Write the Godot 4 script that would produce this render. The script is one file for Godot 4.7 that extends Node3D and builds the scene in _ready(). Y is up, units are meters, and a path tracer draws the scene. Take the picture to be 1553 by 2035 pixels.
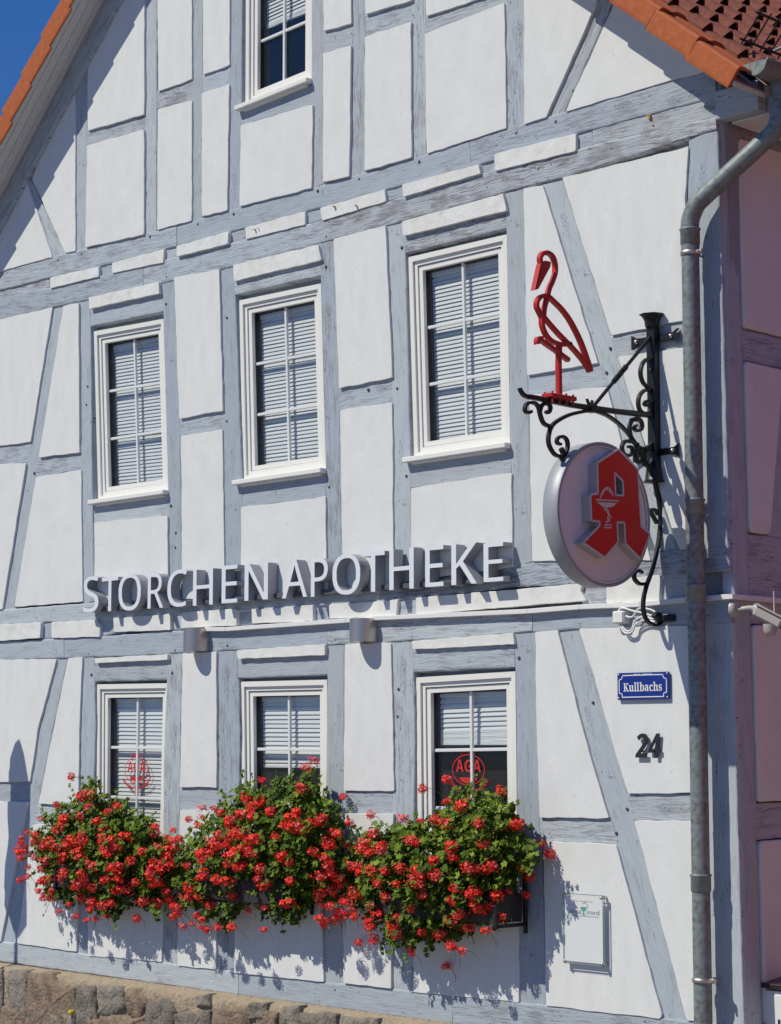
extends Node3D
# A half-timbered pharmacy front. Crop k of the photograph (origin x, origin y, enlargement): points below are read off these crops.
const CROPS := {
	0: [0, 0, 1.0], 1: [0, 0, 2.987], 2: [450, 0, 2.588], 3: [1030, 0, 2.969], 4: [0, 480, 2.987], 5: [450, 430, 2.588], 6: [1000, 460, 2.808],
	7: [0, 960, 2.987], 8: [450, 960, 2.588], 9: [1000, 960, 2.808], 10: [0, 1450, 2.876], 11: [480, 1450, 2.588], 12: [1000, 1450, 2.808],
	13: [1030, 480, 4.625], 14: [1040, 860, 4.847], 15: [1353, 1180, 7.765], 16: [1353, 0, 7.765], 17: [1400, 1850, 10.15], 18: [0, 1450, 3.478],
	19: [1090, 1750, 10.17], 20: [880, 1360, 7.83], 21: [20, 1520, 4.568], 22: [330, 1490, 4.197], 23: [660, 1520, 3.451]}
const FOCAL := 4050.0
const EYE := Vector3(7.45, 1.7, 10.25)
const SUN_TRAVEL := Vector3(0.5, -1.3, -1.0)
const GROUND_Y := -1.1
var cam: Camera3D
var rng := RandomNumberGenerator.new()
var wob := FastNoiseLite.new()
var M := {}
var house: Node3D
var used := {}

# ---------------------------------------------------------------- pixels to places
func ray(p: Vector2) -> Vector3:
	var b := cam.transform.basis
	return -b.z + b.x * (p.x - 776.5) / FOCAL - b.y * (p.y - 1017.5) / FOCAL
func P(p: Vector2, z := 0.0) -> Vector3:   # where the pixel's line of sight meets the upright plane z (the gable front is z = 0)
	var d := ray(p)
	return EYE + d * ((z - EYE.z) / d.z)
func Q(p: Vector2, x: float) -> Vector3:   # the same on an upright plane square to the front
	var d := ray(p)
	return EYE + d * ((x - EYE.x) / d.x)
func K(a: Array) -> Array:   # [crop, x, y, x, y, ..., [crop, x, y ...]] -> pixels of the photograph
	var out := []
	var c: Array = CROPS[a[0]]
	var i := 1
	while i < a.size():
		if a[i] is Array:
			out.append_array(K(a[i]))
			i += 1
		else:
			out.append(Vector2(c[0] + a[i] / c[2], c[1] + a[i + 1] / c[2]))
			i += 2
	return out
func W2(a: Array, z := 0.0) -> PackedVector2Array:
	var out := PackedVector2Array()
	for p in K(a):
		var v := P(p, z)
		out.append(Vector2(v.x, v.y))
	return out
func QL(a: Array, x: float) -> Array:
	var out := []
	for p in K(a): out.append(Q(p, x))
	return out

# ---------------------------------------------------------------- objects
func numbered(called: String) -> String:
	used[called] = used.get(called, -1) + 1
	return called if used[called] == 0 else "%s_%03d" % [called, used[called]]
func thing(called: String, label: String, category: String, at := Vector3.ZERO, group := "") -> Node3D:
	var o := Node3D.new()
	o.name = numbered(called)
	add_child(o)
	o.position = at
	tag(o, label, category, group)
	return o
func tag(o: Node, label: String, category: String, group := "") -> void:
	o.set_meta("label", label)
	o.set_meta("category", category)
	if group: o.set_meta("group", group)
func part(called: String, mesh: Mesh, m: Material, parent: Node3D) -> MeshInstance3D:   # a mesh made in world coordinates
	var o := MeshInstance3D.new()
	o.name = called
	o.mesh = mesh
	if m: o.material_override = m
	parent.add_child(o, true)
	o.position = -parent.position if parent.get_parent() == self else Vector3.ZERO
	return o
func put(called: String, mesh: Mesh, m: Material, parent: Node3D, t: Transform3D) -> MeshInstance3D:   # a mesh of its own axes, placed in the world
	var o := part(called, mesh, m, parent)
	o.transform = Transform3D(t.basis, t.origin + o.position)
	return o

# ---------------------------------------------------------------- shapes
func quad(st: SurfaceTool, a: Vector3, b: Vector3, c: Vector3, d: Vector3) -> void:   # clockwise seen from the front
	for v in [a, b, c, a, c, d]: st.add_vertex(v)
func begin() -> SurfaceTool:
	var st := SurfaceTool.new()
	st.begin(Mesh.PRIMITIVE_TRIANGLES)
	return st
func done(st: SurfaceTool) -> ArrayMesh:
	st.generate_normals()
	return st.commit()
func box(st: SurfaceTool, lo: Vector3, hi: Vector3, t := Transform3D(), bevel := 0.0) -> void:
	# a box with its edges cut off at bevel
	st.set_smooth_group(-1)
	var c := (lo + hi) / 2.0
	var h := (hi - lo) / 2.0
	var bv: float = min(bevel, min(h.x, min(h.y, h.z)) * 0.9)
	var verts := {}
	for sx in [-1, 1]:
		for sy in [-1, 1]:
			for sz in [-1, 1]:
				for ax in 3:
					var v := Vector3(sx * h.x, sy * h.y, sz * h.z)
					for k in 3:
						if k != ax: v[k] -= sign(v[k]) * bv
					verts[[sx, sy, sz, ax]] = t * (c + v)
	var face := func(pts: Array) -> void:
		var n: Vector3 = (pts[1] - pts[0]).cross(pts[2] - pts[0])
		var mid: Vector3 = Vector3.ZERO
		for p in pts: mid += p / pts.size()
		if n.dot(mid - t * c) > 0: pts.reverse()
		for k in range(1, pts.size() - 1):
			for v in [pts[0], pts[k], pts[k + 1]]: st.add_vertex(v)
	for ax in 3:
		var u := (ax + 1) % 3
		var w := (ax + 2) % 3
		for s in [-1, 1]:
			var pts := []
			for q in [[-1, -1], [1, -1], [1, 1], [-1, 1]]:
				var sg := [0, 0, 0]
				sg[ax] = s; sg[u] = q[0]; sg[w] = q[1]
				pts.append(verts[[sg[0], sg[1], sg[2], ax]])
			face.call(pts)
			if bv > 0.0:
				for s2 in [-1, 1]:   # the edge along w between faces ax and u
					var e := []
					for q in [[ax, -1], [ax, 1], [u, 1], [u, -1]]:
						var sg := [0, 0, 0]
						sg[ax] = s; sg[u] = s2; sg[w] = q[1]
						e.append(verts[[sg[0], sg[1], sg[2], q[0]]])
					face.call(e)
	if bv > 0.0:
		for sx in [-1, 1]:
			for sy in [-1, 1]:
				for sz in [-1, 1]:
					face.call([verts[[sx, sy, sz, 0]], verts[[sx, sy, sz, 1]], verts[[sx, sy, sz, 2]]])
func box_mesh(lo: Vector3, hi: Vector3, bevel := 0.0, t := Transform3D()) -> ArrayMesh:
	var st := begin()
	box(st, lo, hi, t, bevel)
	return done(st)
func spline(pts: Array, n := 6) -> Array:
	var out := []
	for i in pts.size() - 1:
		var a: Vector3 = pts[max(i - 1, 0)]
		var b: Vector3 = pts[i]
		var c: Vector3 = pts[i + 1]
		var d: Vector3 = pts[min(i + 2, pts.size() - 1)]
		for k in n: out.append(b.cubic_interpolate(c, a, d, float(k) / n))
	out.append(pts[-1])
	return out
func tube(st: SurfaceTool, pts: Array, r0: float, r1 := -1.0, sides := 10) -> void:
	if r1 < 0: r1 = r0
	st.set_smooth_group(0)
	var up := Vector3(0.31, 0.9, 0.17).normalized()
	var rings := []
	for i in pts.size():
		var dir: Vector3 = (pts[min(i + 1, pts.size() - 1)] - pts[max(i - 1, 0)]).normalized()
		var a := dir.cross(up)
		if a.length() < 0.05: a = dir.cross(Vector3(1, 0, 0.2))
		a = a.normalized()
		var b := a.cross(dir).normalized()
		up = b
		var r: float = lerp(r0, r1, float(i) / max(1, pts.size() - 1))
		var ring := []
		for k in sides: ring.append(pts[i] + (a * cos(TAU * k / sides) + b * sin(TAU * k / sides)) * r)
		rings.append(ring)
	for i in rings.size() - 1:
		for k in sides:
			var j := (k + 1) % sides
			quad(st, rings[i][k], rings[i][j], rings[i + 1][j], rings[i + 1][k])
	st.set_smooth_group(-1)
	for e in [0, rings.size() - 1]:
		for k in range(1, sides - 1):
			var tri := [rings[e][0], rings[e][k + 1], rings[e][k]] if e == 0 else [rings[e][0], rings[e][k], rings[e][k + 1]]
			for v in tri: st.add_vertex(v)
func tube_mesh(pts: Array, r0: float, r1 := -1.0, sides := 10) -> ArrayMesh:
	var st := begin()
	tube(st, pts, r0, r1, sides)
	return done(st)
func flat_bar(st: SurfaceTool, pts: Array, wide: float, thick: float, wide_end := -1.0) -> void:
	# a bar that follows pts in a plane x = const: wide across its path in that plane, thick along x, edges cut
	if wide_end < 0: wide_end = wide
	st.set_smooth_group(-1)
	var rings := []
	for i in pts.size():
		var dir: Vector3 = pts[min(i + 1, pts.size() - 1)] - pts[max(i - 1, 0)]
		dir = Vector3(0, dir.y, dir.z).normalized()
		var n := Vector3(1, 0, 0).cross(dir)
		var w: float = lerp(wide, wide_end, float(i) / max(1, pts.size() - 1)) / 2.0
		var c: float = min(w, thick / 2.0) * 0.35
		var ring := []
		for q in [[-1, -1, 0, 1], [-1, -1, 1, 0], [1, -1, 1, 0], [1, -1, 0, 1], [1, 1, 0, 1], [1, 1, 1, 0], [-1, 1, 1, 0], [-1, 1, 0, 1]]:
			ring.append(pts[i] + n * q[0] * (w - c * q[2]) + Vector3(1, 0, 0) * q[1] * (thick / 2.0 - c * q[3]))
		rings.append(ring)
	for i in rings.size() - 1:
		for k in 8:
			var j := (k + 1) % 8
			quad(st, rings[i][k], rings[i + 1][k], rings[i + 1][j], rings[i][j])
	for e in [0, rings.size() - 1]:
		for k in range(1, 7):
			var tri := [rings[e][0], rings[e][k], rings[e][k + 1]] if e == 0 else [rings[e][0], rings[e][k + 1], rings[e][k]]
			for v in tri: st.add_vertex(v)
func bar_mesh(pts: Array, wide: float, thick: float, wide_end := -1.0) -> ArrayMesh:
	var st := begin()
	flat_bar(st, pts, wide, thick, wide_end)
	return done(st)
func lathe(st: SurfaceTool, profile: Array, t: Transform3D, sides := 20) -> void:   # profile of (radius, height) turned round y
	st.set_smooth_group(0)
	for i in profile.size() - 1:
		for k in sides:
			var pt := func(q: Vector2, kk: int) -> Vector3: return t * Vector3(q.x * cos(TAU * kk / sides), q.y, q.x * sin(TAU * kk / sides))
			quad(st, pt.call(profile[i], k), pt.call(profile[i], k + 1), pt.call(profile[i + 1], k + 1), pt.call(profile[i + 1], k))
func lathe_mesh(profile: Array, t: Transform3D, sides := 20) -> ArrayMesh:
	var st := begin()
	lathe(st, profile, t, sides)
	return done(st)
func round_outline(poly: PackedVector2Array, rc: float, step: float, wobble: float, seed_at: float) -> PackedVector2Array:
	# corners rounded, edges cut into short lengths that waver a little
	var area := 0.0
	for i in poly.size(): area += poly[i].cross(poly[(i + 1) % poly.size()])
	if area < 0: poly.reverse()
	var out := PackedVector2Array()
	var n := poly.size()
	var rs := []
	for i in n:
		var near: float = min(poly[(i + n - 1) % n].distance_to(poly[i]), poly[i].distance_to(poly[(i + 1) % n]))
		rs.append(min(rc * (rng.randf_range(1.0, 1.7) if wobble > 0.0 else 1.0), near * 0.42))
	for i in n:
		var a := poly[(i + n - 1) % n]
		var b := poly[i]
		var c := poly[(i + 1) % n]
		var p0: Vector2 = b + (a - b).normalized() * rs[i]
		var p1: Vector2 = b + (c - b).normalized() * rs[i]
		for k in 4:
			var t := k / 3.0
			out.append(p0.lerp(b, t).lerp(b.lerp(p1, t), t))
		var e: Vector2 = c + (b - c).normalized() * rs[(i + 1) % n]
		var m := int(p1.distance_to(e) / step)
		for k in range(1, m): out.append(p1.lerp(e, float(k) / m))
	if wobble > 0.0:
		var moved := PackedVector2Array()
		for p in out: moved.append(p + Vector2(wob.get_noise_3d(p.x * 6, p.y * 6, seed_at), wob.get_noise_3d(p.x * 6, p.y * 6, seed_at + 40.0)) * wobble)
		return moved
	return out
func slab(st: SurfaceTool, outline: PackedVector2Array, z_back: float, z_front: float, r: float, closed_back := false) -> void:
	# a plate whose front edges are rounded off with radius r; the outline runs anticlockwise
	var n := outline.size()
	var normals := PackedVector2Array()
	for i in n:
		var tangent := (outline[(i + 1) % n] - outline[(i + n - 1) % n]).normalized()
		normals.append(Vector2(tangent.y, -tangent.x))
	var rings := [[0.0, z_back, 0.0], [0.0, z_front - r, 0.0], [0.18 * r, z_front - 0.45 * r, 0.5], [0.5 * r, z_front - 0.14 * r, 0.8], [r, z_front, 1.0]]
	var at := func(k: int, i: int) -> void:
		var q: Array = rings[k]
		var p: Vector2 = outline[i % n] - normals[i % n] * q[0]
		st.set_normal(Vector3(normals[i % n].x * (1.0 - q[2]), normals[i % n].y * (1.0 - q[2]), q[2]).normalized())
		st.set_uv(p)
		st.add_vertex(Vector3(p.x, p.y, q[1]))
	for k in 4:
		for i in n:
			for v in [[k, i], [k + 1, i], [k + 1, i + 1], [k, i], [k + 1, i + 1], [k, i + 1]]: at.call(v[0], v[1])
	var inner := PackedVector2Array()
	for i in n: inner.append(outline[i] - normals[i] * r)
	var tris := Geometry2D.triangulate_polygon(outline)
	if tris.is_empty():
		print("no cap ", n, " ", inner[0])
	for face in ([[z_front, 1.0], [z_back, -1.0]] if closed_back else [[z_front, 1.0]]):
		for k in range(0, tris.size(), 3):
			var a := outline[tris[k]]
			var b := outline[tris[k + 1]]
			var c := outline[tris[k + 2]]
			var ids := [tris[k], tris[k + 1], tris[k + 2]]
			if ((b - a).cross(c - a) > 0) == (face[1] > 0): ids.reverse()
			for id in ids:
				st.set_normal(Vector3(0, 0, face[1]))
				st.set_uv(inner[id])
				var q: Vector2 = inner[id] if face[1] > 0 else outline[id]
				st.add_vertex(Vector3(q.x, q.y, face[0]))
func slab_mesh(poly: PackedVector2Array, z_back: float, z_front: float, r: float, rc := 0.0, wobble := 0.0, step := 0.07, closed_back := false) -> ArrayMesh:
	var st := begin()
	slab(st, round_outline(poly, max(rc, r * 1.6), step, wobble, rng.randf() * 100.0), z_back, z_front, r, closed_back)
	st.index()
	return st.commit()
func resample(line: PackedVector2Array, n: int) -> PackedVector2Array:
	var total := 0.0
	for i in line.size() - 1: total += line[i].distance_to(line[i + 1])
	var out := PackedVector2Array()
	for k in n + 1:
		var want := total * k / n
		for i in line.size() - 1:
			var l := line[i].distance_to(line[i + 1])
			if want <= l or i == line.size() - 2:
				out.append(line[i].lerp(line[i + 1], clamp(want / max(l, 1e-6), 0.0, 1.0)))
				break
			want -= l
	return out
func timber_mesh(one: PackedVector2Array, two: PackedVector2Array, z: float, grow := 0.006) -> ArrayMesh:
	# a beam face between two edge lines that run the same way; the grain follows it
	var length := 0.0
	for i in one.size() - 1: length += one[i].distance_to(one[i + 1])
	var n: int = max(4, int(length / 0.07))
	var a := resample(one, n)
	var b := resample(two, n)
	var s := rng.randf() * 200.0
	var st := begin()
	var v0 := rng.randf() * 0.3
	var u0 := rng.randf()
	var across := [[0.0, -0.09], [0.0, -0.008], [0.005, -0.001], [0.014, 0.0], [-1.0, 0.0], [-2.0, 0.0], [-3.0, 0.0], [-0.014, 0.0], [-0.005, -0.001], [-0.0001, -0.008], [-0.0001, -0.09]]
	var grid := []
	var run := 0.0
	for i in n + 1:
		if i > 0: run += (a[i] + b[i]).distance_to(a[i - 1] + b[i - 1]) / 2.0
		var w := a[i].distance_to(b[i])
		var dir := (b[i] - a[i]).normalized()
		var p0 := a[i] - dir * (grow + wob.get_noise_2d(run * 22.0, s) * 0.006)
		var p1 := b[i] + dir * (grow + wob.get_noise_2d(run * 22.0, s + 50.0) * 0.006)
		var row := []
		for q in across:
			var t: float = q[0]
			var p := p0
			if t <= -1.0: p = p0.lerp(p1, 0.5 + 0.28 * (-t - 2.0))
			elif t < 0.0: p = p1 + dir * t
			else: p = p0 + dir * t
			var zz: float = z + q[1]
			if q[1] > -0.05: zz += wob.get_noise_3d(p.x * 9, p.y * 9, s) * 0.004
			row.append([Vector3(p.x, p.y, zz), Vector2(u0 + run / 2.0, v0 + p0.distance_to(p) / 0.5)])
		grid.append(row)
	var flip := (b[0] - a[0]).cross(a[n] - a[0]) < 0
	st.set_smooth_group(0)
	for i in n:
		for k in across.size() - 1:
			var q := [grid[i][k], grid[i + 1][k], grid[i + 1][k + 1], grid[i][k + 1]]
			if not flip: q.reverse()
			for id in [0, 1, 2, 0, 2, 3]:
				st.set_uv(q[id][1])
				st.add_vertex(q[id][0])
	st.set_smooth_group(1)
	for e in [0, n]:
		for k in range(1, across.size() - 1):
			var q := [grid[e][0], grid[e][k], grid[e][k + 1]]
			if (e == 0) == flip: q.reverse()
			for v in q:
				st.set_uv(v[1])
				st.add_vertex(v[0])
	st.generate_normals()
	st.generate_tangents()
	return st.commit()
func letter_mesh(text: String, fonts: String, weight: int, deep: float, slant := 0.0) -> Array:   # [mesh with its lower left corner at the origin, width, height]
	var tm := TextMesh.new()
	var f := SystemFont.new()
	f.font_names = PackedStringArray([fonts])
	f.font_weight = weight
	tm.font = f
	tm.text = text
	tm.font_size = 64
	tm.pixel_size = 0.01
	tm.depth = 0.0
	tm.curve_step = 1.0
	var ar := tm.get_mesh_arrays()
	var vs: PackedVector3Array = ar[Mesh.ARRAY_VERTEX]
	var ids: PackedInt32Array = ar[Mesh.ARRAY_INDEX] if ar[Mesh.ARRAY_INDEX] != null else PackedInt32Array(range(vs.size()))
	var lo := Vector2(1e9, 1e9)
	var hi := -lo
	for v in vs:
		lo = lo.min(Vector2(v.x, v.y)); hi = hi.max(Vector2(v.x, v.y))
	return [vs, ids, lo, hi - lo, deep, slant]
func letter_fit(l: Array, w: float, h: float, frame: Callable) -> ArrayMesh:
	# the glyph stretched to w by h, front face and sides; frame(x, y, z) puts it where it belongs (z: 0 at the back, 1 in front)
	var vs: PackedVector3Array = l[0]
	var ids: PackedInt32Array = l[1]
	var st := begin()
	st.set_smooth_group(-1)
	var flat := []
	for v in vs:
		var q: Vector2 = (Vector2(v.x, v.y) - l[2]) / l[3]
		flat.append(Vector2(q.x * w + q.y * h * l[5], q.y * h))
	var edges := {}
	for k in range(0, ids.size(), 3):
		var t := [flat[ids[k]], flat[ids[k + 1]], flat[ids[k + 2]]]
		if abs((t[1] - t[0]).cross(t[2] - t[0])) < 1e-12: continue
		if (t[1] - t[0]).cross(t[2] - t[0]) > 0: t.reverse()
		for q in t: st.add_vertex(frame.call(q.x, q.y, 1.0))
		for e in 3:
			var a: Vector2 = t[e]
			var b: Vector2 = t[(e + 1) % 3]
			var ka := "%.4f,%.4f" % [a.x, a.y]
			var kb := "%.4f,%.4f" % [b.x, b.y]
			if edges.has(kb + "|" + ka): edges.erase(kb + "|" + ka)
			else: edges[ka + "|" + kb] = [a, b]
	if l[4] > 0.0:
		for e in edges.values():
			quad(st, frame.call(e[0].x, e[0].y, 1.0), frame.call(e[0].x, e[0].y, 0.0), frame.call(e[1].x, e[1].y, 0.0), frame.call(e[1].x, e[1].y, 1.0))
	return done(st)

# ---------------------------------------------------------------- materials
func mat(c: Color, rough := 0.7, metal := 0.0) -> StandardMaterial3D:   # c: linear real-world base colour
	var m := StandardMaterial3D.new()
	m.albedo_color = c.linear_to_srgb()
	m.roughness = rough
	m.metallic = metal
	return m
func noise(seed_at: int, freq: float, octaves := 4) -> FastNoiseLite:
	var n := FastNoiseLite.new()
	n.seed = seed_at
	n.frequency = freq
	n.fractal_octaves = octaves
	return n
func noise_tex(seed_at: int, freq: float, ramp: Array, size := 512, normal := 0.0, octaves := 4) -> NoiseTexture2D:
	var t := NoiseTexture2D.new()
	t.width = size; t.height = size
	t.seamless = true
	t.noise = noise(seed_at, freq, octaves)
	if normal > 0:
		t.as_normal_map = true
		t.bump_strength = normal
	else:
		var g := Gradient.new()
		g.offsets = PackedFloat32Array(ramp.map(func(x): return x[0]))
		g.colors = PackedColorArray(ramp.map(func(x): return x[1]))
		t.color_ramp = g
	return t
func triplanar(m: StandardMaterial3D, per_metre: float) -> StandardMaterial3D:
	m.uv1_triplanar = true
	m.uv1_world_triplanar = true
	m.uv1_scale = Vector3.ONE * per_metre
	return m
func wood_material(seed_at: int, wear: float) -> StandardMaterial3D:
	# blue-grey paint on old oak: brush grain, checks along the fibre, paint worn thin in patches; u = 2 m along, v = 0.5 m across
	var w := 1024
	var h := 256
	var n := noise(seed_at, 1.0, 4)
	var im := Image.create(w, h, false, Image.FORMAT_RGB8)
	var bump := Image.create(w, h, false, Image.FORMAT_L8)
	for x in w:
		var ang := TAU * x / w
		var cx := cos(ang)
		var sx := sin(ang)
		for y in h:
			var v := float(y) / h
			var warp := n.get_noise_3d(cx * 0.7, sx * 0.7, v * 2.0) * 0.05
			var fibre := n.get_noise_3d(cx * 1.1, sx * 1.1, 20.0 + (v + warp) * 40.0)
			var fine := n.get_noise_3d(cx * 5.0, sx * 5.0, 60.0 + (v + warp) * 110.0)
			var patch := n.get_noise_3d(cx * 1.2 + 7.0, sx * 1.2, v * 3.5) + 0.35 * n.get_noise_3d(cx * 3.0, sx * 3.0 + 3.0, v * 9.0)
			var crack := n.get_noise_3d(cx * 0.55, sx * 0.55 + 9.0, (v + warp * 1.5) * 11.0)
			var worn := smoothstep(0.28 - wear * 0.5, 0.95 - wear * 0.5, patch + fibre * 0.6 + fine * 0.35)
			var col := Color(0.695, 0.732, 0.768).lerp(Color(0.590, 0.600, 0.635), clamp(worn * (0.3 + 0.8 * wear), 0, 1))
			col = col.lerp(Color(0.47, 0.48, 0.53), clamp((fibre + fine * 0.5 - 0.16) * 2.0 * wear, 0, 0.55))
			col = col.lerp(Color(0.74, 0.775, 0.81), clamp((-fibre - 0.15) * 1.4, 0, 0.4))
			if wear > 0.8: col = col.lerp(Color(0.43, 0.375, 0.35), clamp((patch + fibre * 0.7 + fine * 0.3 - 0.62) * 2.5, 0, 0.6))
			var line := 1.0 - smoothstep(0.0, 0.012 + 0.012 * wear, abs(crack))
			line *= smoothstep(0.14 - wear * 0.3, 0.32 - wear * 0.3, n.get_noise_3d(cx * 1.2 + 31.0, sx * 1.2, v * 4.0))
			col = col.lerp(Color(0.27, 0.28, 0.33), line * 0.9)
			col = col * (1.0 + fine * 0.05)
			im.set_pixel(x, y, col)
			var ht: float = clamp(0.62 + fibre * 0.18 * (0.4 + wear) + fine * 0.10 * (0.3 + wear) - line * 0.5, 0, 1)
			bump.set_pixel(x, y, Color(ht, ht, ht))
	bump.bump_map_to_normal_map(3.0)
	var m := StandardMaterial3D.new()
	m.albedo_texture = ImageTexture.create_from_image(im)
	m.normal_enabled = true
	m.normal_texture = ImageTexture.create_from_image(bump)
	m.normal_scale = 1.5
	m.roughness = 0.72
	return m
func plaster_images() -> Array:
	# lime wash: brushed unevenly, a few hairline cracks and rubbed spots; 2.4 m a side
	var n := noise(3, 1.0, 4)
	var w := 1024
	var im := Image.create(w, w, false, Image.FORMAT_RGB8)
	var bump := Image.create(w, w, false, Image.FORMAT_L8)
	for x in w:
		var ax := TAU * x / w
		var p := Vector2(cos(ax), sin(ax))
		for y in w:
			var ay := TAU * y / w
			var q := Vector2(cos(ay), sin(ay))
			# a closed torus in three dimensions, so that the sheet repeats without a seam
			var t := Vector3(p.x * (2.0 + q.x), p.y * (2.0 + q.x), q.y)
			var cloud := n.get_noise_3dv(t * 1.1)
			var brush := n.get_noise_3dv(t * 9.0)
			var grain := n.get_noise_3dv(t * 38.0)
			var crack: float = abs(n.get_noise_3dv(t * 1.7 + Vector3(40, 3, 9)) + grain * 0.012)
			var where := n.get_noise_3dv(t * 1.3 + Vector3(9, 70, 2))
			var line: float = (1.0 - smoothstep(0.0, 0.0055, crack)) * smoothstep(0.3, 0.42, where)
			var rub: float = smoothstep(0.36, 0.5, n.get_noise_3dv(t * 5.0 + Vector3(3, 8, 60))) * smoothstep(0.05, 0.3, cloud)
			var v := 0.975 + cloud * 0.03 + brush * 0.012 + grain * 0.006
			var c := Color(v, v, v * 0.998).lerp(Color(0.86, 0.845, 0.81), rub * 0.4).lerp(Color(0.62, 0.61, 0.60), line * 0.6)
			im.set_pixel(x, y, c)
			var ht: float = clamp(0.6 + brush * 0.22 + grain * 0.13 + cloud * 0.1 - line * 0.3, 0, 1)
			bump.set_pixel(x, y, Color(ht, ht, ht))
	bump.bump_map_to_normal_map(2.0)
	return [ImageTexture.create_from_image(im), ImageTexture.create_from_image(bump)]
func materials() -> void:
	M.paint = wood_material(11, 0.28)
	M.worn = wood_material(23, 0.62)
	M.old = wood_material(37, 1.0)
	for k in ["paint", "worn", "old"]:
		for t in [["_a", Color(1.04, 1.035, 1.02)], ["_b", Color(0.95, 0.955, 0.965)], ["_c", Color(0.99, 0.975, 0.965)]]:
			var tinted: StandardMaterial3D = M[k].duplicate()
			tinted.albedo_color = t[1]
			M[k + t[0]] = tinted
	var pl := mat(Color(0.80, 0.812, 0.81), 0.85)
	var sheets := plaster_images()
	pl.albedo_texture = sheets[0]
	pl.normal_enabled = true
	pl.normal_texture = sheets[1]
	pl.normal_scale = 0.22
	M.plaster = triplanar(pl, 0.42)
	var pl2: StandardMaterial3D = pl.duplicate()   # the small fills: brushed over by hand, specks of ochre where the paint came off
	pl2.albedo_texture = noise_tex(9, 0.02, [[0.0, Color(0.84, 0.79, 0.70)], [0.14, Color(0.955, 0.945, 0.93)], [0.5, Color(0.99, 0.985, 0.975)], [1.0, Color(1, 1, 1)]])
	pl2.normal_texture = noise_tex(8, 0.02, [], 512, 6.0)
	pl2.normal_scale = 0.22
	pl2.uv1_scale = Vector3.ONE * 0.55
	M.plaster_small = pl2
	M.frame = mat(Color(0.86, 0.85, 0.80), 0.38)
	M.bar = mat(Color(0.78, 0.80, 0.80), 0.35)
	M.slat = mat(Color(0.80, 0.83, 0.82), 0.45)
	var g := mat(Color(0.10, 0.14, 0.16), 0.0)
	g.transparency = BaseMaterial3D.TRANSPARENCY_ALPHA
	g.albedo_color.a = 0.04
	g.metallic_specular = 1.0
	M.glass = g
	M.edge_blue = mat(Color(0.25, 0.42, 0.52), 0.3)
	M.gasket = mat(Color(0.02, 0.02, 0.022), 0.6)
	M.room_pale = mat(Color(0.25, 0.27, 0.29), 0.9)
	M.room_dark = mat(Color(0.05, 0.05, 0.055), 0.9)
	M.room_brown = mat(Color(0.12, 0.085, 0.07), 0.9)
	M.core = mat(Color(0.30, 0.33, 0.38), 0.9)
	M.peg = mat(Color(0.075, 0.08, 0.09), 0.8)
	var zinc := mat(Color(0.27, 0.32, 0.335), 0.5, 0.25)
	zinc.albedo_texture = noise_tex(31, 0.02, [[0.0, Color(0.70, 0.60, 0.51)], [0.3, Color(0.86, 0.83, 0.79)], [0.55, Color(0.95, 0.95, 0.94)], [1.0, Color(1, 1, 1)]])
	M.zinc = triplanar(zinc, 1.7)
	var steel := mat(Color(0.64, 0.58, 0.52), 0.42, 1.0)
	M.steel = steel
	M.alu = mat(Color(0.38, 0.39, 0.42), 0.5, 0.2)
	M.dark_rail = mat(Color(0.10, 0.11, 0.13), 0.6)
	M.letter_white = mat(Color(0.80, 0.82, 0.87), 0.4)
	M.iron = mat(Color(0.009, 0.009, 0.010), 0.42)
	var red := mat(Color(0.52, 0.024, 0.018), 0.4)
	M.red = red
	M.sign_red = mat(Color(0.62, 0.016, 0.016), 0.35)
	M.sign_white = mat(Color(0.62, 0.62, 0.63), 0.4)
	M.sign_side = mat(Color(0.50, 0.49, 0.49), 0.35, 0.4)
	M.sign_face = mat(Color(0.80, 0.80, 0.81), 0.14)
	M.white = mat(Color(0.80, 0.80, 0.80), 0.5)
	M.paper = mat(Color(0.90, 0.90, 0.90), 0.7)
	M.blue = mat(Color(0.012, 0.035, 0.26), 0.22)
	M.black = mat(Color(0.02, 0.02, 0.022), 0.5)
	M.decal = mat(Color(0.62, 0.03, 0.03), 0.5)
	M.green = mat(Color(0.12, 0.42, 0.26), 0.5)
	M.grey_print = mat(Color(0.12, 0.13, 0.15), 0.5)
	var tile := mat(Color(1, 1, 1), 0.75)
	tile.albedo_texture = noise_tex(41, 0.02, [[0.0, Color(0.37, 0.20, 0.155)], [0.4, Color(0.49, 0.27, 0.20)], [0.75, Color(0.57, 0.32, 0.23)], [1.0, Color(0.43, 0.30, 0.25)]])
	tile.normal_enabled = true
	tile.normal_texture = noise_tex(42, 0.05, [], 512, 3.0)
	M.tile = triplanar(tile, 2.3)
	var verge: StandardMaterial3D = tile.duplicate()
	verge.albedo_texture = noise_tex(44, 0.012, [[0.0, Color(0.64, 0.33, 0.15)], [0.5, Color(0.70, 0.36, 0.165)], [1.0, Color(0.74, 0.39, 0.19)]])
	verge.normal_scale = 0.25
	M.verge = verge
	var soffit := mat(Color(1, 1, 1), 0.8)
	soffit.albedo_texture = noise_tex(47, 0.03, [[0.0, Color(0.76, 0.76, 0.75)], [1.0, Color(0.86, 0.86, 0.85)]])
	M.soffit = triplanar(soffit, 2.0)
	var stone := mat(Color(1, 1, 1), 0.92)
	stone.albedo_texture = noise_tex(51, 0.011, [[0.0, Color(0.40, 0.375, 0.35)], [0.35, Color(0.50, 0.475, 0.44)], [0.65, Color(0.57, 0.535, 0.49)], [1.0, Color(0.63, 0.58, 0.51)]], 512, 0.0, 6)
	stone.normal_enabled = true
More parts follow.
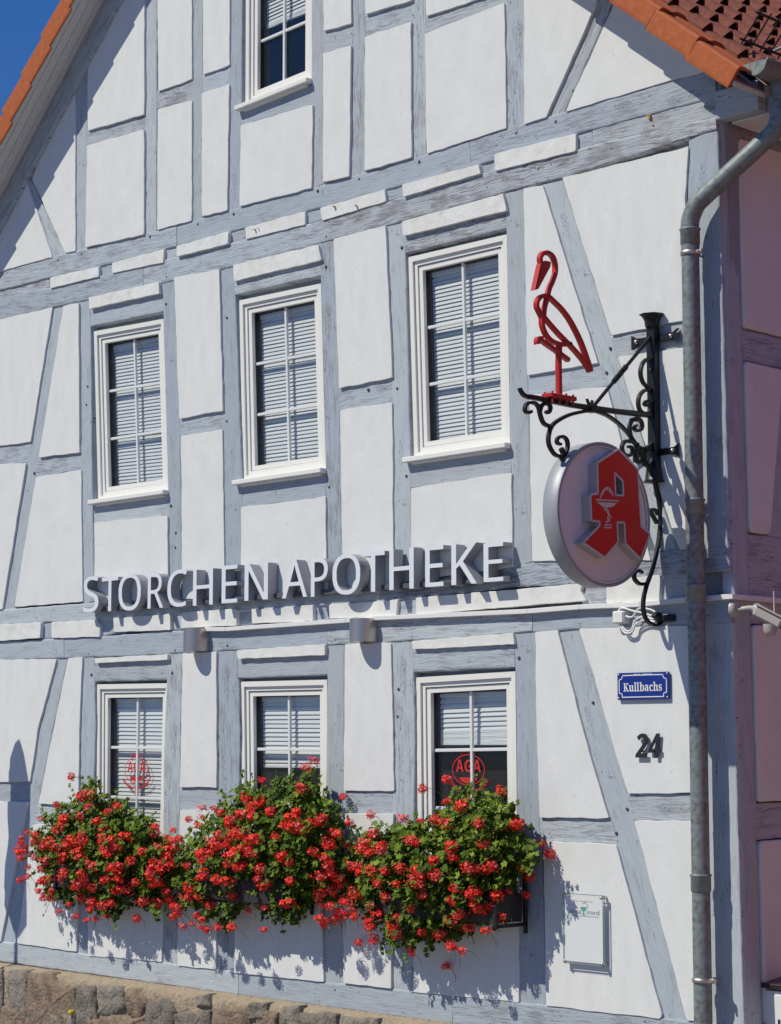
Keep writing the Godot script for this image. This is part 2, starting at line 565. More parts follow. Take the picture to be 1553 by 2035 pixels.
	stone.normal_texture = noise_tex(52, 0.03, [], 512, 9.0, 6)
	M.stone = triplanar(stone, 1.6)
	var stone2: StandardMaterial3D = stone.duplicate()
	stone2.albedo_color = Color(1.0, 0.92, 0.86)
	M.stone_brown = stone2
	var stone3: StandardMaterial3D = stone.duplicate()
	stone3.albedo_color = Color(0.90, 0.90, 0.90)
	M.stone_grey = stone3
	var mortar: StandardMaterial3D = stone.duplicate()
	mortar.albedo_texture = noise_tex(54, 0.02, [[0.0, Color(0.52, 0.47, 0.40)], [0.5, Color(0.64, 0.575, 0.49)], [1.0, Color(0.71, 0.65, 0.56)]], 512, 0.0, 6)
	M.mortar = mortar
	var leaf := StandardMaterial3D.new()
	leaf.vertex_color_use_as_albedo = true
	leaf.roughness = 0.6
	leaf.metallic_specular = 0.3
	leaf.backlight = Color(0.45, 0.55, 0.15)
	leaf.cull_mode = BaseMaterial3D.CULL_DISABLED
	M.leaf = leaf
	var petal := StandardMaterial3D.new()
	petal.vertex_color_use_as_albedo = true
	petal.roughness = 0.6
	petal.backlight = Color(0.6, 0.06, 0.03)
	petal.cull_mode = BaseMaterial3D.CULL_DISABLED
	M.petal = petal
	M.planter = mat(Color(0.03, 0.025, 0.022), 0.65)
	var paving := mat(Color(1, 1, 1), 0.9)
	paving.albedo_texture = noise_tex(61, 0.02, [[0.0, Color(0.45, 0.435, 0.415)], [1.0, Color(0.55, 0.535, 0.51)]])
	M.paving = triplanar(paving, 0.5)
	var brick := mat(Color(1, 1, 1), 0.85)
	brick.albedo_texture = noise_tex(63, 0.02, [[0.0, Color(0.78, 0.46, 0.38)], [1.0, Color(0.88, 0.54, 0.45)]])
	M.brick = triplanar(brick, 0.8)
	M.cloth = mat(Color(0.5, 0.48, 0.42), 0.9)
	M.camera_grey = mat(Color(0.48, 0.45, 0.43), 0.35)
	var acrylic: StandardMaterial3D = g.duplicate()
	acrylic.albedo_color = Color(0.6, 0.75, 0.8, 0.04)
	M.acrylic = acrylic
	M.yellow = mat(Color(0.62, 0.5, 0.05), 0.4)

# ---------------------------------------------------------------- the scene
func _ready() -> void:
	rng.seed = 20240
	wob.seed = 7
	wob.frequency = 1.0
	cam = Camera3D.new()
	cam.position = EYE
	cam.rotation = Vector3(atan(461.0 / 4050.0), deg_to_rad(45.43), 0)
	cam.fov = rad_to_deg(2.0 * atan(1017.5 / FOCAL))
	cam.far = 400.0
	add_child(cam)
	var env := Environment.new()
	var sky := Sky.new()
	var ps := ProceduralSkyMaterial.new()
	ps.sky_top_color = Color(0.172, 0.375, 0.655)
	ps.sky_horizon_color = Color(0.48, 0.65, 0.84)
	ps.sky_curve = 0.09
	ps.ground_bottom_color = Color(0.3, 0.29, 0.28)
	ps.ground_horizon_color = Color(0.45, 0.45, 0.46)
	ps.sun_angle_max = 8.0
	sky.sky_material = ps
	env.background_mode = Environment.BG_SKY
	env.sky = sky
	env.tonemap_mode = Environment.TONE_MAPPER_LINEAR
	env.tonemap_exposure = 0.97
	env.sdfgi_enabled = true
	env.ssao_enabled = true
	env.ssil_enabled = true
	var we := WorldEnvironment.new()
	we.environment = env
	add_child(we)
	var sun := DirectionalLight3D.new()
	sun.light_energy = 1.2
	sun.light_color = Color(1.0, 0.975, 0.905)
	sun.light_angular_distance = 0.5
	sun.shadow_enabled = true
	sun.look_at_from_position(Vector3.ZERO, SUN_TRAVEL)
	add_child(sun)
	materials()
	build_ground()
	house = thing("half_timbered_house", "white plastered house front with blue-grey timber framing and orange tiled gable roof", "house", Vector3(-4.4, GROUND_Y, -4.0))
	build_shell()
	build_timbers()
	build_panels()
	build_chips()
	build_windows()
	build_roof()
	build_side()
	build_drainage()
	build_plinth()
	build_neighbour()
	build_lettering()
	build_lamps()
	build_bracket()
	build_stork()
	build_disc_sign()
	build_plates()
	build_wiring()
	build_security_camera()
	build_notice_case()
	build_planters()
	build_parasol()

func build_ground() -> void:
	var o := MeshInstance3D.new()
	o.name = "ground"
	var pm := PlaneMesh.new()
	pm.size = Vector2(300, 300)
	o.mesh = pm
	o.material_override = M.paving
	o.position = Vector3(0, GROUND_Y, 0)
	o.set_meta("kind", "structure")
	add_child(o)

# roof lines of the two slopes, underside, as height over x
func right_line(x: float) -> float: return 5.99 - 0.895 * x
func left_line(x: float) -> float: return 14.26 + 0.955 * x
const OUT := 0.36     # how far the verge stands out from the front
const DEEP := -9.0    # back of the house

var window_quads := []
func build_shell() -> void:
	# window openings first: four corners in the plane just behind the timber faces
	var z := -0.02
	var w0 := W2([2, 97, 550, 440, 412], z)
	window_quads.append(PackedVector2Array([w0[0] + Vector2(-0.01, 1.46), w0[1] + Vector2(0.0, 1.46), w0[1], w0[0]]))
	window_quads.append(W2([4, 557, 533, 972, 457, 1002, 1480, 583, 1540], z))
	window_quads.append(W2([5, 65, 432, 487, 343, 512, 1300, 85, 1362], z))
	window_quads.append(W2([5, 935, 210, 1443, 90, 1460, 1170, 965, 1245], z))
	for a in [[[7, 575, 1195, 1003, 1187], [10, 552, 330, 945, 570]], [[8, 72, 1022, 518, 1010], [0, 479.5, 1500, 650.5, 1508]], [[8, 975, 1000, 1487, 967], [0, 829.5, 1604, 1027.9, 1635]]]:
		var t := W2(a[0], z)
		var b := W2(a[1], z)
		var bl := t[0] + (b[0] - t[0]) * ((t[0].y - 0.74) / (t[0].y - b[0].y))
		var br := t[1] + (b[1] - t[1]) * ((t[1].y - 0.74) / (t[1].y - b[1].y))
		window_quads.append(PackedVector2Array([t[0], t[1], br, bl]))
	# the masonry behind the framing, left open at the windows
	var st := begin()
	var ranges := []
	for q in window_quads:
		ranges.append([min(q[0].x, q[3].x) + 0.02, max(q[1].x, q[2].x) - 0.02, min(q[2].y, q[3].y) + 0.02, max(q[0].y, q[1].y) - 0.02])
	var zb := -0.24
	var zf := -0.085
	for storey in [[4, 6, -0.25, 2.9], [1, 3, 2.9, 5.9]]:
		var x := -8.7
		for k in range(storey[0], storey[1] + 1):
			var r: Array = ranges[k]
			box(st, Vector3(x, storey[2], zb), Vector3(r[0], storey[3], zf))
			box(st, Vector3(r[0], storey[2], zb), Vector3(r[1], r[2], zf))
			box(st, Vector3(r[0], r[3], zb), Vector3(r[1], storey[3], zf))
			x = r[1]
		box(st, Vector3(x, storey[2], zb), Vector3(0.0, storey[3], zf))
	# gable field in upright strips under the roof lines
	var r0: Array = ranges[0]
	var xs := [-8.7, -7.8, -6.9, -6.0, r0[0], r0[1], -3.4, -2.5, -1.6, -0.8, 0.0]
	for i in xs.size() - 1:
		var a: float = xs[i]
		var b: float = xs[i + 1]
		for span in ([[5.9, r0[2]], [r0[3], -1.0]] if i == 4 else [[5.9, -1.0]]):
			var ta: float = min(left_line(a), right_line(a)) if span[1] < 0 else span[1]
			var tb: float = min(left_line(b), right_line(b)) if span[1] < 0 else span[1]
			for zz in [zf, zb]:
				var q := [Vector3(a, span[0], zz), Vector3(a, ta, zz), Vector3(b, tb, zz), Vector3(b, span[0], zz)]
				if zz == zb: q.reverse()
				quad(st, q[0], q[1], q[2], q[3])
			if i == 4: quad(st, Vector3(a, ta, zf), Vector3(a, ta, zb), Vector3(b, tb, zb), Vector3(b, tb, zf))
	part("wall", done(st), M.core, house)
	# the other three walls
	st = begin()
	box(st, Vector3(-8.75, GROUND_Y, DEEP), Vector3(-8.5, 5.9, -0.3))
	box(st, Vector3(-8.75, GROUND_Y, DEEP - 0.2), Vector3(0.0, 5.9, DEEP))
	part("rear_wall", done(st), M.plaster, house)
	# rooms seen through the panes
	for r in [[Vector3(-8.4, 3.1, -3.2), Vector3(-0.3, 5.75, -0.26), M.room_pale], [Vector3(-8.4, 0.1, -3.4), Vector3(-0.3, 2.75, -0.26), M.room_brown], [Vector3(-5.6, 6.2, -2.6), Vector3(-3.2, 8.6, -0.26), M.room_dark]]:
		st = begin()
		var lo: Vector3 = r[0]
		var hi: Vector3 = r[1]
		box(st, Vector3(lo.x, lo.y - 0.1, lo.z - 0.1), Vector3(hi.x, hi.y, lo.z))
		box(st, Vector3(lo.x, lo.y - 0.1, lo.z), Vector3(hi.x, lo.y, hi.z))
		box(st, Vector3(lo.x, hi.y, lo.z - 0.1), Vector3(hi.x, hi.y + 0.1, hi.z))
		box(st, Vector3(lo.x - 0.1, lo.y - 0.1, lo.z - 0.1), Vector3(lo.x, hi.y + 0.1, hi.z))
		box(st, Vector3(hi.x, lo.y - 0.1, lo.z - 0.1), Vector3(hi.x + 0.1, hi.y + 0.1, hi.z))
		part("room", done(st), r[2], house)

func timber(called: String, one: Array, two: Array, look: String, z: float, joints := []) -> void:
	# joints: where along it the next piece of oak begins, and its look
	var a := to_corner(W2(one, z))
	var b := to_corner(W2(two, z))
	var cuts := [[0.0, look]] + joints + [[1.0, ""]]
	for k in cuts.size() - 1:
		var aa := piece(a, cuts[k][0], cuts[k + 1][0])
		var bb := piece(b, cuts[k][0], cuts[k + 1][0])
		var tint: String = ["", "_a", "_b", "_c"][rng.randi() % 4]
		part(called, timber_mesh(aa, bb, z - 0.002 * (k % 2)), M[cuts[k][1] + tint], house)
func to_corner(line: PackedVector2Array) -> PackedVector2Array:   # what reaches the corner of the house ends flush with the side wall
	for k in line.size():
		if line[k].x > -0.1: line[k].x = 0.05 - 0.0128 * line[k].y
	return line
func piece(line: PackedVector2Array, from: float, to: float) -> PackedVector2Array:   # the part of a line between two shares of its length
	if from == 0.0 and to == 1.0: return line
	var fine := resample(line, 200)
	var out := PackedVector2Array()
	for k in range(int(from * 200), int(to * 200) + 1): out.append(fine[k])
	if to < 1.0: out[out.size() - 1] -= (out[out.size() - 1] - out[out.size() - 2]).normalized() * 0.004
	return resample(out, max(2, int(out.size() / 6.0)))

func build_timbers() -> void:
	# long horizontals: upper edge, lower edge
	timber("timber_beam", [4, -60, 180, [1, 310, 1527, 930, 1372, 1425, 1232], [2, 715, 890, 1440, 668], [3, 170, 692, 945, 462, 1260, 372]],
		[4, -60, 300, 297, 213, 585, 148, 970, 45, [2, 93, 1172, 402, 1087, 810, 977, 1300, 847], [3, 338, 788, 1185, 565, 1260, 545]], "worn", 0.0, [[0.335, "paint"], [0.74, "worn"]])
	timber("timber_beam", [4, -60, 320, 297, 280, 663, 190, 1052, 95, [2, 95, 1232, 490, 1137, 910, 1017], [3, 0, 962, 340, 892, 440, 858, 1180, 690]],
		[4, -60, 480, 310, 388, 470, 355, 1300, 167, [5, 480, 133, 820, 47], [2, 1440, 985], [3, 0, 1112, 250, 1050, 1035, 800, 1180, 758]], "worn", 0.004, [[0.28, "worn"], [0.56, "old"]])
	timber("timber_beam", [7, -60, 760, 495, 717, 1075, 690, [8, 75, 600, 515, 566, 860, 532, 1475, 432], [9, 160, 437, 1045, 365, 1262, 350]],
		[7, -60, 838, 570, 812, 1010, 778, [8, 130, 655, 880, 602], [9, 70, 575, 435, 558, 875, 512, 1045, 500, 1266, 485]], "paint", 0.0, [[0.62, "old"]])
	timber("timber_beam", [7, -60, 948, 590, 915, 1010, 880, [8, 0, 760, 620, 705, 1553, 658], [9, 870, 660, 1045, 645, 1268, 630]],
		[7, -60, 1050, 490, 1032, 1080, 1006, [8, 600, 824, 850, 814, 1480, 770], [9, 180, 827, 425, 812, 885, 795, 1045, 785, 1270, 775]], "paint", 0.004, [[0.145, "paint"], [0.55, "worn"], [0.8, "paint"]])
	timber("timber_beam", [10, -60, 1212, 100, 1222, 445, 1272, 505, 1290, 925, 1332, 1235, 1372, [11, 425, 1302, 770, 1332, 880, 1352, 1425, 1406], [12, 240, 1542, 890, 1617, 1075, 1635, 1340, 1660]],
		[10, -60, 1312, 0, 1322, 1553, 1540, [11, 1080, 1510], [0, 1200, 2075, 1478, 2112]], "paint", 0.004, [[0.42, "paint"], [0.7, "worn"]])
	# stub beam that carries the eaves, and the plank beside it
	timber("timber_plank", [3, 440, 762, 1180, 560], [3, 440, 858, 1180, 688], "worn", -0.006)
	# posts and braces: left edge, right edge
	for p in [
		["timber_post", [1, 452, 330, 452, 1490], [1, 520, 240, 515, 1480], "paint"],
		["timber_post", [1, 862, -250, 862, 1400], [1, 930, -250, 928, 1380], "paint"],
		["timber_post", [1, 1140, -250, 1140, 1320], [1, 1203, -250, 1200, 1295], "paint"],
		["timber_post", [1, 1362, -250, 1352, 1260], [1, 1440, -250, 1425, 1245], "paint"],
		["timber_post", [2, 441, -250, 438, 970], [2, 498, -250, 497, 945], "paint"],
		["timber_post", [2, 643, -250, 635, 915], [2, 715, -250, 713, 890], "worn"],
		["timber_post", [2, 955, -250, 955, 825], [2, 1025, -250, 1028, 800], "worn"],
		["timber_post", [2, 1432, -250, 1440, 680], [2, 1535, -250, 1540, 640], "worn"],
		["timber_brace", [1, 62, 950, 310, 1530], [1, 128, 940, 385, 1510], "worn"],
		["timber_brace", [3, 500, -100, 165, 695], [3, 600, -80, 268, 668], "worn"],
		["timber_brace", [4, 318, 385, 180, 1190, [7, 15, 760]], [4, 380, 380, 230, 1290, [7, 88, 745]], "paint"],
		["timber_post", [4, 468, 355, 480, 1250, [7, 492, 720]], [4, 532, 345, 538, 500, 545, 1400, [7, 560, 700]], "paint"],
		["timber_post", [4, 955, 240, 972, 420, 1000, 1480, [7, 1000, 690]], [4, 1035, 215, 1067, 1050, [7, 1080, 680]], "paint"],
		["timber_post", [4, 1303, 165, 1325, 1003, [7, 1335, 680]], [5, 30, 240, 45, 420, 80, 1370, [8, 75, 600]], "paint"],
		["timber_post", [5, 475, 140, 490, 345, 513, 1300, [8, 515, 570]], [5, 553, 115, 580, 885, [8, 598, 560]], "worn"],
		["timber_post", [5, 820, 45, 855, 835, [8, 860, 535]], [2, 903, 1140, [5, 920, 200, 945, 1250], [8, 950, 500]], "paint"],
		["timber_post", [2, 1435, 985, [5, 1443, 90, 1463, 1170], [8, 1475, 435]], [3, 30, 1112, [6, 118, 0, 140, 900], [9, 160, 437]], "paint"],
		["timber_brace", [3, 143, 1090, [6, 292, 0, 528, 735, 600, 970], [9, 865, 430]], [3, 258, 1050, [6, 420, 0, 600, 590, 740, 1050], [9, 984, 430]], "paint"],
		["corner_post", [3, 1008, 830, [9, 1018, 380]], [3, 1178, 750, [9, 1260, 355]], "paint"],
		["timber_brace", [7, 340, 1042, [10, 222, 0, 165, 340, 5, 1218]], [7, 403, 1035, [10, 300, 0, 220, 420, 98, 1225]], "paint"],
		["timber_post", [7, 490, 1030, [10, 455, 0, 440, 1272]], [7, 560, 1035, [10, 545, 0, 505, 1290]], "paint"],
		["timber_post", [7, 1000, 1012, [10, 940, 100, 930, 1332]], [7, 1083, 1006, [10, 1030, 0, 1015, 1352]], "worn"],
		["timber_post", [7, 1287, 1000, [10, 1240, 0, 1235, 1372]], [8, 55, 860, 62, 1000, [10, 1372, 0, 1340, 1390]], "worn"],
		["timber_post", [8, 515, 830, 522, 1010, [11, 440, 0, 428, 1302]], [8, 605, 825, [11, 525, 0, 525, 1307]], "paint"],
		["timber_post", [8, 845, 815, [11, 785, 0, 770, 1332]], [8, 955, 812, 962, 970, [11, 890, 0, 880, 1352]], "worn"],
		["timber_post", [8, 1480, 770, 1490, 1000, [11, 1418, 0, 1425, 1406]], [9, 180, 827, [12, 190, 0, 205, 495, 240, 1542]], "paint"],
		["timber_brace", [9, 308, 822, [12, 445, 0, 600, 505, 890, 1617]], [9, 425, 812, [12, 590, 0, 735, 510, 1022, 1625]], "paint"],
		["corner_post", [9, 1035, 790, [12, 1045, 355, 1075, 1640]], [9, 1270, 780, [0, 1478, 2095]], "paint"]]:
		timber(p[0], p[1], p[2], p[3], -0.004 if p[0] != "timber_brace" else -0.008)
	# rails, lintels and sill pieces: upper edge, lower edge
	for r in [
		["timber_rail", [1, 518, 775, 862, 690], [1, 518, 862, 862, 770], "worn"],
		["timber_rail", [1, 930, 545, 1142, 473], [1, 930, 647, 1142, 592], "old"],
		["timber_rail", [1, 1203, 447, 1370, 398], [1, 1203, 552, 1370, 500], "paint"],
		["timber_rail", [2, 497, 165, 650, 128], [2, 497, 275, 650, 228], "paint"],
		["timber_rail", [2, 712, 75, 960, 3], [2, 712, 190, 955, 110], "worn"],
		["timber_rail", [2, 1022, 85, 1440, -60], [2, 1022, 170, 1440, 12], "worn"],
		["timber_rail", [4, -60, 1220, 185, 1190], [4, -60, 1325, 165, 1312], "worn"],
		["timber_rail", [4, 228, 1288, 480, 1255], [4, 208, 1400, 482, 1352], "worn"],
		["timber_rail", [4, 1065, 1053, 1328, 1005], [4, 1068, 1155, 1330, 1115], "worn"],
		["timber_rail", [5, 578, 885, 860, 832], [5, 580, 997, 860, 955], "worn"],
		["timber_rail", [6, 132, 805, 545, 735], [6, 138, 912, 590, 862], "paint"],
		["timber_rail", [6, 600, 588, 1030, 495], [6, 635, 702, 1030, 645], "paint"],
		["timber_rail", [10, -60, 300, 172, 302], [10, -60, 410, 160, 410], "paint"],
		["timber_rail", [10, 215, 428, 460, 435], [10, 190, 540, 460, 540], "worn"],
		["timber_rail", [10, 1028, 332, 1242, 332], [10, 1028, 460, 1242, 460], "paint"],
		["timber_rail", [11, 523, 320, 792, 318], [11, 523, 430, 790, 430], "worn"],
		["timber_rail", [12, 200, 495, 605, 498], [12, 205, 622, 640, 640], "worn"],
		["timber_rail", [12, 690, 358, 1060, 362], [12, 730, 508, 1060, 508], "worn"],
		["lintel", [4, 530, 395, 972, 305], [4, 538, 502, 972, 415], "paint"],
		["lintel", [5, 36, 330, 492, 225], [5, 44, 402, 495, 303], "worn"],
		["lintel", [2, 910, 1215, 1442, 1085], [2, 918, 1302, 1442, 1172], "old"],
		["lintel", [7, 562, 1066, 1003, 1048], [7, 560, 1177, 1003, 1165], "worn"],
		["lintel", [8, 55, 905, 520, 885], [8, 60, 1002, 522, 985], "paint"],
		["lintel", [8, 955, 852, 1482, 830], [8, 958, 972, 1482, 945], "worn"],
		["timber_rail", [2, 75, 570, 445, 440], [2, 72, 648, 445, 535], "paint"],
		["timber_rail", [7, 560, 120, 1000, 70], [7, 560, 238, 1000, 193], "paint"],
		["timber_rail", [5, 75, 1375, 515, 1310], [5, 75, 1497, 510, 1442], "paint"],
		["timber_rail", [5, 945, 1255, 1465, 1185], [5, 945, 1397, 1465, 1317], "paint"],
		["joist_end", [4, 0, 272, 297, 214], [4, 0, 330, 297, 282], "old"],
		["joist_end", [4, 580, 148, 668, 127], [4, 580, 210, 668, 190], "paint"],
		["joist_end", [4, 965, 45, 1056, 25], [4, 965, 126, 1056, 95], "paint"],
		["joist_end", [1, 1352, 1375, 1455, 1350], [1, 1352, 1452, 1455, 1422], "worn"],
		["joist_end", [2, 398, 1087, 486, 1068], [2, 398, 1157, 490, 1132], "paint"],
		["joist_end", [2, 805, 975, 910, 948], [2, 812, 1038, 912, 1015], "worn"],
		["joist_end", [2, 1295, 845, 1380, 822], [2, 1300, 896, 1382, 878], "worn"],
		["joist_end", [3, 335, 790, 438, 762], [3, 338, 892, 440, 858], "paint"],
		["joist_end", [7, 238, 828, 310, 824], [7, 238, 927, 310, 920], "paint"],
		["joist_end", [7, 582, 812, 680, 800], [7, 582, 917, 680, 890], "paint"],
		["joist_end", [7, 1004, 775, 1086, 769], [7, 1006, 874, 1086, 865], "paint"],
		["joist_end", [8, 48, 660, 136, 650], [8, 50, 732, 138, 722], "paint"],
		["joist_end", [8, 438, 630, 532, 622], [8, 440, 710, 533, 700], "worn"],
		["joist_end", [8, 868, 600, 980, 588], [8, 866, 684, 982, 677], "worn"],
		["joist_end", [9, 430, 560, 582, 544], [9, 445, 678, 580, 671], "old"],
		["joist_end", [9, 868, 512, 1045, 498], [9, 866, 660, 1045, 646], "paint"]]:
		timber(r[0], r[1], r[2], r[3], -0.012 if r[0] == "joist_end" else -0.006)
	# rafters of the gable, under the verge
	for s in [[-8.9, -4.55, true], [0.0, -4.4, false]]:
		var a := PackedVector2Array()
		var b := PackedVector2Array()
		for x in [s[0], s[1]]:
			var y: float = left_line(x) if s[2] else right_line(x)
			a.append(Vector2(x, y - 0.01))
			b.append(Vector2(x, y - (0.27 if s[2] else 0.10)))
		part("gable_rafter", timber_mesh(a, b, 0.05 if s[2] else 0.012), M.worn, house)
	# wooden pegs at the joints
	var pegs := begin()
	lathe(pegs, [Vector2(0, 0.0055), Vector2(0.008, 0.005), Vector2(0.0115, 0.003), Vector2(0.0115, -0.03)], Transform3D(Basis(Vector3(1, 0, 0), PI / 2), Vector3.ZERO), 8)
	var pm := done(pegs)
	for a in [[1, 345, 1543, 485, 1507, 892, 1405, 1175, 1330, 1388, 1270], [2, 38, 1103, 470, 982, 683, 920, 992, 832, 1492, 685, 515, 1218, 860, 1130, 1483, 957, 902, 1273],
		[3, 222, 718, 325, 535], [4, 350, 367, 497, 330, 992, 210, 1343, 132, 520, 860, 512, 968, 985, 370, 1347, 452, 1345, 1065, 203, 1375],
		[7, 383, 1015, 527, 1015, 1042, 995, 1352, 965, 1015, 135, 1043, 295, 1040, 382, 543, 1138, 1022, 1127], [5, 902, 160, 512, 260, 730, 892, 878, 885, 528, 1392, 925, 1335],
		[6, 597, 652, 575, 787], [8, 8, 835, 563, 808, 905, 790, 885, 1060, 1505, 900, 880, 1200], [9, 87, 975, 500, 1225], [10, 45, 1248, 490, 1310, 1257, 405], [11, 482, 1340], [12, 690, 443, 630, 578]]:
		for p in K(a):
			var w := P(p, 0.0)
			put("peg", pm, M.peg, house, Transform3D(Basis(Vector3(0, 0, 1), rng.randf() * 6.0).scaled(Vector3.ONE * rng.randf_range(0.75, 1.15)), Vector3(w.x, w.y, -0.002)))

func build_panels() -> void:
	var big := [
		[1, -140, 1650, -140, 1350, 135, 1010, 310, 1525], [1, 190, 1060, 300, 760, 446, 520, 446, 1490, 385, 1503],
		[1, 522, 775, 522, 300, 690, -100, 858, -250, 858, 680], [1, 520, 862, 858, 770, 858, 1392, 510, 1470],
		[1, 930, -250, 1138, -250, 1138, 470, 940, 543], [1, 935, 650, 1138, 593, 1138, 1310, 932, 1365],
		[1, 1203, -250, 1362, -250, 1362, 388, 1205, 445], [1, 1200, 552, 1362, 500, 1350, 1250, 1200, 1285],
		[2, 75, 645, 445, 535, 438, 968, 68, 1062], [2, 498, -250, 643, -250, 643, 120, 500, 163], [2, 500, 275, 643, 230, 635, 905, 498, 937],
		[2, 715, -250, 957, -250, 957, 3, 715, 75], [2, 713, 190, 950, 112, 955, 810, 713, 880], [2, 1025, -250, 1432, -250, 1432, -50, 1025, 85], [2, 1020, 170, 1430, 15, 1437, 660, 1030, 790],
		[3, 35, 735, 35, -200, 510, -200, 455, 35, 165, 690], [3, 275, 660, 560, 30, 620, -60, 1220, 395, 945, 460],
		[4, -60, 475, 310, 390, 180, 1190, -60, 1222], [4, 378, 385, 468, 362, 475, 1250, 232, 1285], [4, -60, 1322, 155, 1315, 15, 2182, -60, 2190], [4, 210, 1400, 480, 1355, 490, 2139, 85, 2169],
		[7, 560, 235, 995, 193, 1000, 690, 563, 715], [4, 1035, 215, 1303, 165, 1325, 1003, 1067, 1053], [4, 1072, 1155, 1318, 1115, 1333, 2110, 1080, 2125],
		[8, 75, 125, 510, 70, 515, 565, 75, 600], [5, 553, 115, 820, 48, 855, 830, 580, 885], [5, 583, 995, 852, 955, [8, 858, 530, 598, 560]], [8, 947, 25, 1465, -55, 1472, 430, 950, 500],
		[3, 30, 1112, 143, 1092, [6, 528, 733, 135, 803]], [6, 142, 912, 580, 865, 820, 1834, [9, 160, 435]],
		[3, 258, 1050, 1003, 865, 985, 1160, [6, 1010, 495, 603, 583]], [6, 640, 700, 1012, 648, [9, 1020, 368, 984, 372]],
		[7, -60, 1050, 335, 1045, [10, 215, 0, 170, 298, -60, 302]], [10, -60, 412, 158, 410, 5, 1215, -60, 1210], [7, 405, 1040, 490, 1033, [10, 455, 0, 450, 430, 220, 425]], [10, 190, 540, 460, 540, 440, 1270, 98, 1222],
		[10, 502, 700, 938, 700, 925, 1330, 505, 1290], [7, 1085, 1010, 1285, 1000, [10, 1240, 330, 1030, 330]], [10, 1030, 458, 1240, 458, 1235, 1370, 1015, 1350],
		[10, 1345, 760, 1820, 760, [11, 425, 1300], [10, 1340, 1390]], [8, 608, 828, 845, 818, [11, 785, 318, 525, 315]], [11, 525, 430, 785, 430, 770, 1330, 525, 1305], [11, 884, 700, 1423, 700, 1425, 1405, 880, 1350],
		[9, 180, 830, 305, 822, [12, 445, 0, 590, 495, 205, 492], [9, 185, 1300]], [12, 225, 625, 630, 640, 885, 1590, 880, 1615, 240, 1540],
		[9, 425, 812, 1040, 792, [12, 1050, 355, 695, 358, 590, 0]], [12, 735, 510, 1052, 510, 1078, 1632, 1025, 1622]]
	for a in big:
		part("plaster_panel", slab_mesh(W2(a, 0.012), -0.06, 0.012 + rng.randf_range(-0.004, 0.005), 0.0035, 0.008, 0.009), M.plaster, house)
	var small := [
		[4, 297, 213, 585, 148, 585, 207, 297, 278], [4, 663, 125, 970, 45, 968, 122, 663, 188], [1, 1052, 1460, 1360, 1375, 1357, 1450, 1052, 1525],
		[2, 93, 1170, 402, 1085, 400, 1155, 95, 1230], [2, 480, 1068, 810, 975, 818, 1035, 490, 1135], [2, 907, 950, 1300, 845, 1310, 893, 910, 1015], [2, 1377, 793, [3, 338, 788, 340, 890], [2, 1380, 880]],
		[4, 530, 335, 945, 240, 950, 310, 535, 400], [5, 33, 250, 473, 145, 488, 225, 38, 335], [2, 903, 1140, 1425, 995, 1440, 1085, 910, 1215],
		[7, -60, 840, 245, 828, 240, 920, -60, 942], [7, 305, 825, 570, 812, 592, 845, 590, 912, 305, 920], [7, 672, 800, 1010, 778, 1010, 872, 675, 885], [7, 1080, 768, 1405, 745, 1408, 845, 1080, 862],
		[8, 130, 650, 445, 628, 445, 708, 132, 722], [8, 525, 625, 880, 600, 870, 680, 527, 698], [8, 972, 590, [9, 440, 560, 430, 600, 460, 655], [8, 975, 678]], [9, 575, 540, 875, 512, 870, 655, 575, 670],
		[7, 565, 1040, 1000, 1015, 1000, 1050, 570, 1068], [8, 55, 860, 510, 828, 510, 885, 60, 905], [8, 955, 812, 1475, 772, 1480, 830, 958, 855]]
	for a in small:
		part("plaster_panel", slab_mesh(W2(a, 0.02), -0.06, 0.02 + rng.randf_range(-0.006, 0.008), 0.004, 0.009, 0.007, 0.05), M.plaster_small, house)

func build_chips() -> void:
	# spots where the paint has come off down to ochre ground: thin ragged flakes of the layer below
	var ochre := mat(Color(0.52, 0.36, 0.15), 0.9)
	var bare := mat(Color(0.56, 0.47, 0.36), 0.9)
	for c in [[3, 762, 686, 24.0, 0.0085, 0], [3, 800, 735, 12.0, -0.001, 0], [2, 540, 1060, 16.0, 0.036, 1], [2, 662, 1053, 12.0, 0.036, 1], [2, 148, 1180, 10.0, 0.036, 1], [2, 156, 1172, 7.0, 0.036, 1], [3, 190, 960, 14.0, 0.0085, 1], [3, 560, 872, 14.0, 0.0085, 1], [3, 130, 990, 18.0, 0.0085, 1], [1, 575, 1270, 6.0, 0.02, 1]]:
		var k: Array = CROPS[c[0]]
		for j in (3 if c[5] == 0 else 1):
			var px := K([c[0], c[1] + rng.randf_range(-1, 1) * c[3], c[2] + rng.randf_range(-0.5, 0.5) * c[3]])[0] as Vector2
			var w := P(px, c[4])
			var r: float = c[3] / k[2] / 330.0 * rng.randf_range(0.2, 0.55)
			var poly := PackedVector2Array()
			for t in 9: poly.append(Vector2(w.x, w.y) + Vector2(cos(TAU * t / 9.0) * 1.5, sin(TAU * t / 9.0) * 0.8) * r * rng.randf_range(0.5, 1.2))
			part("bare_spot", slab_mesh(poly, c[4] - 0.03, c[4] + 0.0015, 0.0004, 0.0006, 0, 0.5), ochre if c[5] == 0 else bare, house)

